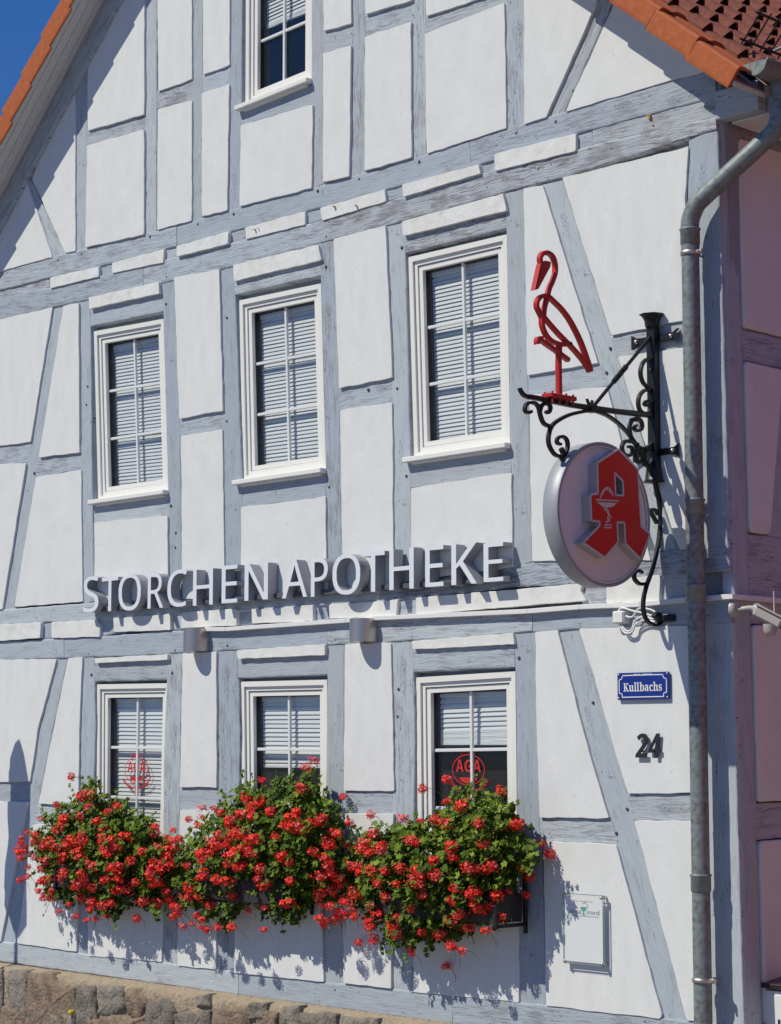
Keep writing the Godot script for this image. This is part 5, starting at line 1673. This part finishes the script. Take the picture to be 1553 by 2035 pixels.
func build_security_camera() -> void:
	var sx := 0.05
	var m := Q(K([15, 855, 240])[0], sx)
	var s := thing("security_camera", "grey security camera on a jointed arm at the corner of the side wall", "security camera", m)
	var ax := Transform3D(Basis(Vector3(0, 0, 1), -PI / 2), m)
	part("base", lathe_mesh([Vector2(0, 0.016), Vector2(0.035, 0.014), Vector2(0.052, 0.006), Vector2(0.054, -0.02)], ax, 20), M.camera_grey, s)
	var j := m + Vector3(0.13, -0.0, -0.04)
	part("arm", tube_mesh([m + Vector3(0.02, 0, 0), m + Vector3(0.08, 0.005, -0.02), j], 0.014, 0.018, 10), M.camera_grey, s)
	part("joint", lathe_mesh([Vector2(0, 0.034), Vector2(0.026, 0.024), Vector2(0.034, 0), Vector2(0.026, -0.024), Vector2(0, -0.034)], Transform3D(Basis(Vector3(1, 0, 0), PI / 2), j), 16), M.camera_grey, s)
	var tb := Basis(Vector3(0, 1, 0), 0.35) * Basis(Vector3(0, 0, 1), -0.5)
	var bt := Transform3D(tb, j + Vector3(0.02, -0.01, 0.01))
	var body := part("body", box_mesh(Vector3(-0.02, -0.045, -0.045), Vector3(0.17, 0.02, 0.045), 0.012, bt), M.camera_grey, s)
	part("sun_shield", box_mesh(Vector3(-0.03, 0.022, -0.055), Vector3(0.22, 0.03, 0.055), 0.003, bt), M.camera_grey, body)
	part("lens", lathe_mesh([Vector2(0.03, 0.0), Vector2(0.03, 0.02), Vector2(0.022, 0.022), Vector2(0, 0.016)], Transform3D(tb * Basis(Vector3(0, 0, 1), -PI / 2), bt * Vector3(0.165, -0.012, 0)), 16), M.black, body)
	part("lamp_dome", lathe_mesh([Vector2(0, -0.075), Vector2(0.03, -0.066), Vector2(0.042, -0.04), Vector2(0.044, 0.0)], Transform3D(Basis(), bt * Vector3(0.1, -0.045, 0)), 18), M.camera_grey, s)
	part("aerial", tube_mesh([bt * Vector3(0.09, 0.03, 0.0), bt * Vector3(0.09, 0.03, 0.0) + Vector3(0, 0.13, 0)], 0.006, -1, 8), M.camera_grey, s)
	part("cable", tube_mesh([j + Vector3(0.16, 0.15, -0.06), j + Vector3(0.16, 0.0, -0.06)], 0.008, -1, 6), M.camera_grey, s)

func build_notice_case() -> void:
	# display case that stands out from the side wall near the ground; only its upper corner is in the picture
	var a := Q(K([17, 1170, 1020])[0], 0.06)
	var top := a.y
	var z0 := a.z
	var s := thing("display_case", "white display case with a dark sloping cover beside the corner post", "display case", Vector3(0.4, GROUND_Y, z0))
	part("case", box_mesh(Vector3(0.075, top - 0.75, z0 - 0.12), Vector3(0.75, top - 0.05, z0 - 0.01), 0.004), M.frame, s)
	part("front", box_mesh(Vector3(0.12, top - 0.7, z0 - 0.0095), Vector3(0.7, top - 0.075, z0 - 0.004), 0.001), M.white, s)
	var st := begin()
	box(st, Vector3(0.0, -0.03, -0.16), Vector3(0.78, 0.0, 0.05), Transform3D(Basis(Vector3(0, 0, 1), -0.02) * Basis(Vector3(1, 0, 0), 0.12), Vector3(0.062, top, z0 - 0.03)), 0.004)
	part("cover", done(st), mat(Color(0.035, 0.02, 0.03), 0.3), s)
	for x in [0.08, 0.69]:
		part("leg", box_mesh(Vector3(x, GROUND_Y, z0 - 0.09), Vector3(x + 0.05, top - 0.75, z0 - 0.04), 0.004), M.iron, s)
	for x in [0.165, 0.195]:
		part("print_stroke", box_mesh(Vector3(x, top - 0.25, z0 - 0.0045), Vector3(x + 0.018, top - 0.215, z0 - 0.0025), 0.0005), M.black, s)

# ---------------------------------------------------------------- geraniums
func leaf_into(st: SurfaceTool, at: Vector3, facing: Vector3, size: float, col: Color) -> void:
	var f := facing.normalized()
	var u := f.cross(Vector3(rng.randf_range(-1, 1), rng.randf_range(-1, 1), rng.randf_range(-1, 1))).normalized()
	var v := f.cross(u)
	var cup := rng.randf_range(0.05, 0.35) * size
	var rim := []
	for k in 10:   # five points and five bays, as ivy-leaved geraniums have
		var r := size * (1.0 if k % 2 == 0 else 0.68)
		if k == 5: r = size * 0.3
		var t := TAU * k / 10.0
		rim.append(at + (u * cos(t) + v * sin(t)) * r + f * cup * (1.0 if k % 2 == 0 else 0.2))
	st.set_smooth_group(-1)
	for k in 10:
		st.set_color(col); st.add_vertex(at)
		st.set_color(col); st.add_vertex(rim[(k + 1) % 10])
		st.set_color(col * 1.0); st.add_vertex(rim[k])
func flower_head(kind: int) -> ArrayMesh:   # z points out of the plant
	var st := begin()
	st.set_smooth_group(-1)
	var florets := 12 + kind % 3 * 3
	var radius := 0.033
	for i in florets:
		var y := 1.0 - 1.75 * (i + 0.5) / florets
		var ang := i * 2.39996 + kind
		var dir := Vector3(sqrt(1 - y * y) * cos(ang), sqrt(1 - y * y) * sin(ang), y).normalized()
		dir = (dir + Vector3(rng.randf_range(-0.2, 0.2), rng.randf_range(-0.2, 0.2), rng.randf_range(-0.1, 0.2))).normalized()
		var c := Vector3(dir.x * (1.25 if kind % 2 == 0 else 1.0), dir.y * (0.8 if kind % 2 == 0 else 1.0), dir.z) * radius * rng.randf_range(0.55, 1.35)
		var u := dir.cross(Vector3(0.3, 1, 0.2)).normalized()
		var v := dir.cross(u)
		var shade := rng.randf()
		var base := Color(0.93, 0.018, 0.008).lerp(Color(1.0, 0.055, 0.022), shade)
		if rng.randf() < 0.12: base = Color(0.80, 0.09, 0.10)
		# stalk of the floret
		var tri := [Vector3.ZERO, c + u * 0.0015, c - u * 0.0015]
		for t in tri:
			st.set_color(Color(0.2, 0.12, 0.03)); st.add_vertex(t)
		for p in 5:
			var a := TAU * p / 5.0 + shade * 3.0
			var d := u * cos(a) + v * sin(a)
			var s := u * -sin(a) + v * cos(a)
			var l := rng.randf_range(0.017, 0.026)
			var wd := rng.randf_range(0.005, 0.0085)
			var lift := rng.randf_range(-0.15, 0.55)
			var p0 := c + d * 0.002
			var p1 := c + d * l * 0.6 + s * wd + dir * lift * l * 0.5
			var p2 := c + d * l + dir * lift * l
			var p3 := c + d * l * 0.6 - s * wd + dir * lift * l * 0.5
			var col := base * rng.randf_range(0.85, 1.1)
			for t in [p0, p1, p2, p0, p2, p3]:
				st.set_color(col); st.add_vertex(t)
	# stalk of the head, bending back into the leaves
	var prev := Vector3.ZERO
	for k in 4:
		var nxt := Vector3(0, -0.012 * k * k, -0.035 * (k + 1))
		for q in [Vector3(0.0022, 0, 0), Vector3(0, 0.0022, 0)]:
			for t in [prev - q, prev + q, nxt + q, prev - q, nxt + q, nxt - q]:
				st.set_color(Color(0.13, 0.14, 0.035)); st.add_vertex(t)
		prev = nxt
	return done(st)
func edge_distance(p: Vector2, poly: PackedVector2Array) -> float:
	var d := 1e9
	for i in poly.size():
		d = min(d, p.distance_to(Geometry2D.get_closest_point_to_segment(p, poly[i], poly[(i + 1) % poly.size()])))
	return d if Geometry2D.is_point_in_polygon(p, poly) else -d
func build_planters() -> void:
	var outlines := [
		[21, 350, 470, 560, 370, 690, 185, 760, 195, 800, 270, 900, 310, 1060, 350, 1200, 460, 1290, 560, 1420, 700, 1500, 900, 1480, 1100, 1400, 1220, 1330, 1330, 1250, 1300, 1110, 1230, 980, 1380, 860, 1380, 700, 1260, 480, 1230, 340, 1220, 290, 1000, 200, 720, 320, 580],
		[22, 60, 850, 220, 690, 360, 560, 540, 380, 690, 300, 850, 350, 950, 300, 1080, 260, 1230, 160, 1280, 330, 1400, 450, 1490, 700, 1553, 1000, 1420, 1210, 1200, 1290, 1110, 1410, 1020, 1450, 900, 1390, 700, 1270, 600, 1340, 520, 1460, 400, 1410, 180, 1310, 20, 1130],
		[23, 40, 700, 190, 500, 290, 425, 470, 430, 640, 380, 800, 280, 870, 175, 1010, 180, 1130, 225, 1250, 280, 1300, 480, 1400, 580, 1390, 690, 1260, 750, 1200, 910, 1130, 1020, 1060, 1080, 850, 1200, 640, 1210, 460, 1250, 370, 1220, 290, 1090, 140, 970, 40, 850]]
	var blooms := [
		[21, 565, 115, 730, 262, 650, 285, 435, 365, 725, 388, 968, 378, 900, 420, 285, 490, 490, 497, 640, 470, 795, 508, 865, 592, 470, 565, 425, 595, 1315, 570, 1320, 615, 160, 605, 110, 660, 95, 710, 150, 745, 85, 800, 110, 850, 180, 800, 235, 835, 240, 640, 370, 680, 300, 735, 390, 720, 440, 745, 350, 700, 540, 670, 600, 690, 650, 640, 670, 690, 520, 730, 620, 790, 640, 840, 500, 830, 470, 870, 330, 885, 285, 950, 165, 920, 855, 680, 920, 690, 860, 770, 930, 760, 1000, 750, 880, 800, 1050, 640, 1205, 790, 1105, 870, 760, 920, 900, 950, 960, 920, 1010, 920, 985, 980, 1000, 1030, 890, 1035, 850, 1050, 1145, 1070, 490, 980, 670, 1000, 690, 1050, 600, 1110, 640, 1090, 755, 1110, 460, 1040, 390, 1020, 330, 1050, 275, 1055, 165, 1015, 95, 1040, 265, 1140, 390, 1150, 400, 1200, 970, 1130, 1070, 1135, 1030, 1130, 750, 1240, 660, 1210, 850, 1275, 920, 1260, 530, 1270, 450, 1330, 740, 1310, 310, 1210, 780, 1400, 700, 1410, 890, 1370, 1150, 1395, 1220, 1240, 600, 1370, 1490, 600, 1440, 650, 1340, 750, 1420, 720, 1500, 680, 1310, 930, 1300, 880, 1400, 830, 1440, 880, 1420, 930, 1340, 1050, 1310, 1080, 1370, 1070, 1350, 960, 1420, 1140, 1380, 1240, 1350, 1255, 1460, 1220, 1510, 1310, 1530, 1350, 1490, 1380, 1390, 880, 1430, 780, 1500, 760, 1290, 990, 215, 700, 60, 760, 130, 780],
		[22, 300, 490, 400, 495, 185, 585, 305, 560, 460, 530, 280, 640, 670, 405, 740, 460, 800, 435, 870, 520, 610, 525, 660, 540, 720, 550, 800, 250, 1170, 150, 1240, 95, 1140, 320, 1485, 385, 520, 630, 540, 590, 590, 690, 560, 730, 650, 710, 740, 740, 700, 760, 640, 810, 580, 860, 560, 880, 720, 870, 690, 830, 510, 780, 450, 710, 400, 770, 430, 800, 380, 860, 300, 860, 310, 920, 270, 870, 910, 720, 1080, 520, 1060, 570, 1020, 640, 1100, 650, 1150, 665, 1220, 590, 1310, 580, 1270, 595, 1430, 700, 1360, 790, 1240, 845, 970, 900, 1030, 940, 990, 880, 1330, 890, 1370, 940, 1360, 980, 180, 970, 510, 965, 600, 975, 640, 960, 330, 1020, 320, 1060, 290, 1070, 425, 1075, 515, 1100, 770, 1070, 850, 1110, 820, 1150, 790, 990, 1035, 1100, 1310, 1050, 1280, 1070, 1380, 1030, 1440, 1060, 1480, 1100, 1450, 1130, 1390, 1170, 1290, 1200, 1280, 1250, 1310, 1300, 200, 1160, 190, 1220, 290, 1220, 560, 1210, 370, 1290, 830, 1300, 1025, 1285, 690, 1340, 90, 1320, 110, 1360, 60, 1300, 260, 1390, 300, 1420, 220, 1450, 150, 1480, 430, 1450, 440, 1490, 830, 1495, 540, 1480, 10, 1180, 30, 1250, 20, 870, 60, 780, 110, 740, 40, 960, 100, 830, 300, 1480, 340, 1500, 1320, 1440, 1380, 1310, 1400, 1420, 1440, 1360, 1470, 1390, 1500, 1270, 1530, 1370, 1330, 1480, 1290, 1400],
		[23, 625, 160, 785, 105, 795, 245, 1155, 180, 885, 280, 80, 210, 270, 340, 490, 365, 120, 400, 610, 380, 715, 370, 795, 400, 1005, 405, 1265, 410, 285, 480, 40, 475, 100, 545, 130, 580, 210, 580, 230, 540, 260, 600, 330, 575, 350, 550, 540, 520, 585, 530, 1045, 540, 815, 555, 825, 630, 1435, 540, 1490, 610, 180, 700, 190, 740, 110, 690, 280, 720, 370, 730, 480, 705, 590, 720, 600, 760, 550, 800, 590, 815, 450, 820, 315, 810, 710, 755, 940, 710, 985, 710, 1080, 705, 1320, 710, 1355, 765, 840, 840, 625, 900, 370, 905, 835, 930, 1210, 865, 1125, 895, 1330, 895, 155, 890, 80, 930, 130, 960, 60, 1000, 140, 1010, 30, 1050, 150, 1040, 20, 780, 60, 800, 10, 830, 550, 985, 280, 960, 315, 1015, 455, 1040, 880, 1020, 830, 1070, 985, 960, 1010, 990, 1060, 1000, 1090, 970, 1165, 1040, 930, 1110, 250, 1080, 260, 1110, 420, 1110, 440, 1160, 615, 1140, 745, 1155, 1060, 1140, 185, 1225, 290, 1195, 540, 1260, 560, 1290, 820, 1240, 895, 1280, 785, 1375, 690, 655, 950, 890, 980, 870]]
	var heads := []
	for k in 6: heads.append(flower_head(k))
	var names := ["red geranium filling the window box below the blind-covered sticker window", "red geranium in the window box below the ground floor window without sticker", "red geranium in the window box nearest the acrylic notice"]
	var box_names := ["dark window box hidden by geranium below the blind-covered sticker window", "dark window box hidden by geranium below the window without sticker", "dark window box with scrolled iron end nearest the acrylic notice"]
	for i in 3:
		var wq: PackedVector2Array = window_quads[4 + i]
		var cx := (wq[2].x + wq[3].x) / 2.0
		var x0 := wq[3].x - 0.06
		var x1 := wq[2].x + (0.10 if i == 2 else -0.12)
		# box on its brackets
		var wb := thing("window_box", box_names[i], "window box", Vector3(cx, 0.54, 0.2), "window boxes")
		var st := begin()
		var rim := [[x0, 0.065], [x1, 0.065], [x1, 0.305], [x0, 0.305]]
		for k in 4:
			var a: Array = rim[k]
			var b: Array = rim[(k + 1) % 4]
			box(st, Vector3(min(a[0], b[0]) - 0.006, 0.54, min(a[1], b[1]) - 0.006), Vector3(max(a[0], b[0]) + 0.006, 0.72, max(a[1], b[1]) + 0.006), Transform3D(), 0.004)
		part("trough", done(st), M.planter, wb)
		part("soil", box_mesh(Vector3(x0, 0.545, 0.09), Vector3(x1, 0.69, 0.29)), M.planter, wb)
		for bx in [x0 - 0.022, x1 + 0.022]:
			var bst := begin()
			box(bst, Vector3(bx - 0.012, 0.46, 0.03), Vector3(bx + 0.012, 0.9, 0.055), Transform3D(), 0.003)
			box(bst, Vector3(bx - 0.012, 0.51, 0.03), Vector3(bx + 0.012, 0.532, 0.33), Transform3D(), 0.003)
			box(bst, Vector3(bx - 0.012, 0.51, 0.315), Vector3(bx + 0.012, 0.66, 0.337), Transform3D(), 0.003)
			for s in [[0.12, 1.0], [0.25, -1.0]]:
				var pts := []
				for k in 17:
					var t := TAU * (0.55 * k / 16.0) - 0.95
					pts.append(Vector3(bx, 0.82 + 0.085 * sin(t) * 1.3, s[0] + s[1] * (0.055 * cos(t) - 0.02)))
				flat_bar(bst, pts, 0.012, 0.014)
			part("bracket", done(bst), M.iron, wb)
		# the plant
		var px := PackedVector2Array(K(outlines[i]))
		var pl := thing("geranium", names[i], "potted plant", Vector3(cx, 0.68, 0.19), "geraniums in the window boxes")
		var zs := func(p: Vector2) -> float:
			var d := edge_distance(p, px)
			return 0.15 + 0.25 * sqrt(clamp(d / 95.0, 0.0, 1.0))
		var lo := px[0]
		var hi := px[0]
		for p in px:
			lo = lo.min(p); hi = hi.max(p)
		var leaves := begin()
		var nleaf := 0
		var tries := 0
		var clump := noise(300 + i, 0.02, 2)
		while nleaf < 5400 and tries < 50000:
			tries += 1
			var p := Vector2(rng.randf_range(lo.x, hi.x), rng.randf_range(lo.y, hi.y))
			var d := edge_distance(p, px)
			var edge := clump.get_noise_2d(p.x * 3.0 + 40.0, p.y * 3.0) * 12.0
			if d < -4.0 + edge or (d < 9.0 + edge and rng.randf() < 0.6): continue
			if clump.get_noise_2d(p.x * 2.2, p.y * 2.2) < -0.36 and rng.randf() < 0.6: continue
			var zm: float = zs.call(p)
			var depth := pow(rng.randf(), 1.8)
			var z: float = lerp(zm, 0.07, depth) + clump.get_noise_2d(p.x * 1.5 + 90, p.y * 1.5) * 0.15
			var w := P(p, max(z, 0.05))
			var face := Vector3(rng.randfn(-0.12, 0.5), 0.75 + rng.randfn(0, 0.45), 0.8 + rng.randfn(0, 0.4))
			var tone := rng.randf()
			var col := Color(0.055, 0.105, 0.010).lerp(Color(0.22, 0.30, 0.028), tone * tone)
			if rng.randf() < 0.06: col = Color(0.14, 0.17, 0.03)
			leaf_into(leaves, w, face, rng.randf_range(0.017, 0.033), col)
			nleaf += 1
		# sprigs that reach out of the mass: a bent stem with leaves along it
		var sprigs := begin()
		for k in 46:
			var seg := rng.randi() % px.size()
			var a2 := px[seg].lerp(px[(seg + 1) % px.size()], rng.randf())
			var mid2 := (lo + hi) / 2.0
			var outw := (a2 - mid2).normalized() * rng.randf_range(8.0, 26.0) + Vector2(rng.randf_range(-6, 6), rng.randf_range(-10, 12))
			var z2 := rng.randf_range(0.12, 0.24)
			var e0 := P(a2 - outw * 0.8, z2)
			var e1 := P(a2 + outw, z2 + rng.randf_range(-0.03, 0.05))
			var path := spline([e0, e0.lerp(e1, 0.5) + Vector3(0, 0.02, 0.01), e1], 4)
			tube(sprigs, path, 0.0025, 0.0015, 4)
			for j in range(1, path.size()):
				var cl := Color(0.05, 0.10, 0.010).lerp(Color(0.17, 0.24, 0.025), rng.randf())
				leaf_into(leaves, path[j] + Vector3(rng.randf_range(-0.02, 0.02), rng.randf_range(-0.02, 0.02), 0.01), Vector3(rng.randfn(0, 0.5), 0.5, 0.8), rng.randf_range(0.012, 0.026), cl)
		part("sprigs", done(sprigs), mat(Color(0.10, 0.12, 0.035), 0.7), pl).set_meta("kind", "stuff")
		var fol := part("foliage", done(leaves), M.leaf, pl)
		fol.set_meta("kind", "stuff")
		# main stems from the soil
		var stems := begin()
		for k in 26:
			var p := Vector2(rng.randf_range(lo.x, hi.x), rng.randf_range(lo.y, hi.y))
			if edge_distance(p, px) < 10.0: continue
			var e := P(p, zs.call(p) * 0.8)
			var s := Vector3(clamp(e.x, x0 + 0.05, x1 - 0.05), 0.68, rng.randf_range(0.12, 0.27))
			tube(stems, spline([s, s.lerp(e, 0.5) + Vector3(0, 0.08, 0.04), e], 4), 0.005, 0.003, 5)
		part("stems", done(stems), mat(Color(0.09, 0.10, 0.03), 0.7), pl).set_meta("kind", "stuff")
		var at := K(blooms[i])
		for k in at.size():
			var p: Vector2 = at[k] + Vector2(rng.randf_range(-1.5, 1.5), rng.randf_range(-1.5, 1.5))
			var d := edge_distance(p, px)
			var z: float = zs.call(p) + 0.04 if d > 0 else (rng.randf_range(0.05, 0.09) if p.x > 1040.0 or d < -45.0 else rng.randf_range(0.22, 0.34))
			var w := P(p, z)
			var out := Vector3(rng.randfn(-0.12, 0.3), rng.randfn(0.42, 0.28), 1.0).normalized()
			var size := rng.randf_range(0.8, 1.3) if d > 4.0 else rng.randf_range(0.6, 1.0)
			var b := Basis.looking_at(-out, Vector3.UP) * Basis(Vector3(0, 0, 1), rng.randf_range(-0.5, 0.5))
			put("flower_head", heads[rng.randi() % 6], M.petal, pl, Transform3D(b.scaled(Vector3(1.18, 0.92, 1.0) * size), w))

# ---------------------------------------------------------------- folded parasol on the forecourt, out of the picture: its shadow falls on the front
func build_parasol() -> void:
	var d := 0.9
	var foot := P(Vector2(33, 1880), 0.0)
	var x := foot.x - 0.5 * d
	var lift := 1.3 * d
	var top := P(Vector2(48, 1475), 0.0).y + lift
	var low := P(Vector2(30, 1830), 0.0).y + lift
	var s := thing("folded_parasol", "folded beige parasol on a thin pole in front of the house", "parasol", Vector3(x, GROUND_Y, d))
	part("pole", tube_mesh([Vector3(x, GROUND_Y, d), Vector3(x, top - 0.05, d)], 0.024, -1, 12), M.alu, s)
	part("base", lathe_mesh([Vector2(0, 0.09), Vector2(0.1, 0.085), Vector2(0.26, 0.05), Vector2(0.28, 0.0)], Transform3D(Basis(), Vector3(x, GROUND_Y, d)), 24), M.iron, s)
	var st := begin()
	st.set_smooth_group(0)
	var n := 32
	var prof := [[0.0, 0.01, 0.0], [0.06, 0.06, 0.2], [0.2, 0.12, 0.3], [0.45, 0.125, 0.28], [0.62, 0.10, 0.22], [0.8, 0.13, 0.4], [0.93, 0.125, 0.6], [1.0, 0.07, 0.9]]
	var pt := func(i: int, k: int) -> Vector3:
		var q: Array = prof[i]
		var a: float = TAU * (k % n) / n
		var r: float = q[1] * (1.0 + q[2] * sin(a * 8.0 + q[0] * 2.0) * 0.6)
		var y: float = lerp(top, low, q[0]) - (0.12 * q[2] * max(0.0, sin(a * 8.0)) if i == prof.size() - 1 else 0.0)
		return Vector3(x + r * cos(a), y, d + r * sin(a))
	for i in prof.size() - 1:
		for k in n: quad(st, pt.call(i, k), pt.call(i + 1, k), pt.call(i + 1, k + 1), pt.call(i, k + 1))
	part("canopy", done(st), M.cloth, s)
	part("strap", lathe_mesh([Vector2(0.112, -0.02), Vector2(0.118, 0.0), Vector2(0.112, 0.02)], Transform3D(Basis(), Vector3(x, lerp(top, low, 0.62), d)), 20), M.cloth, s)
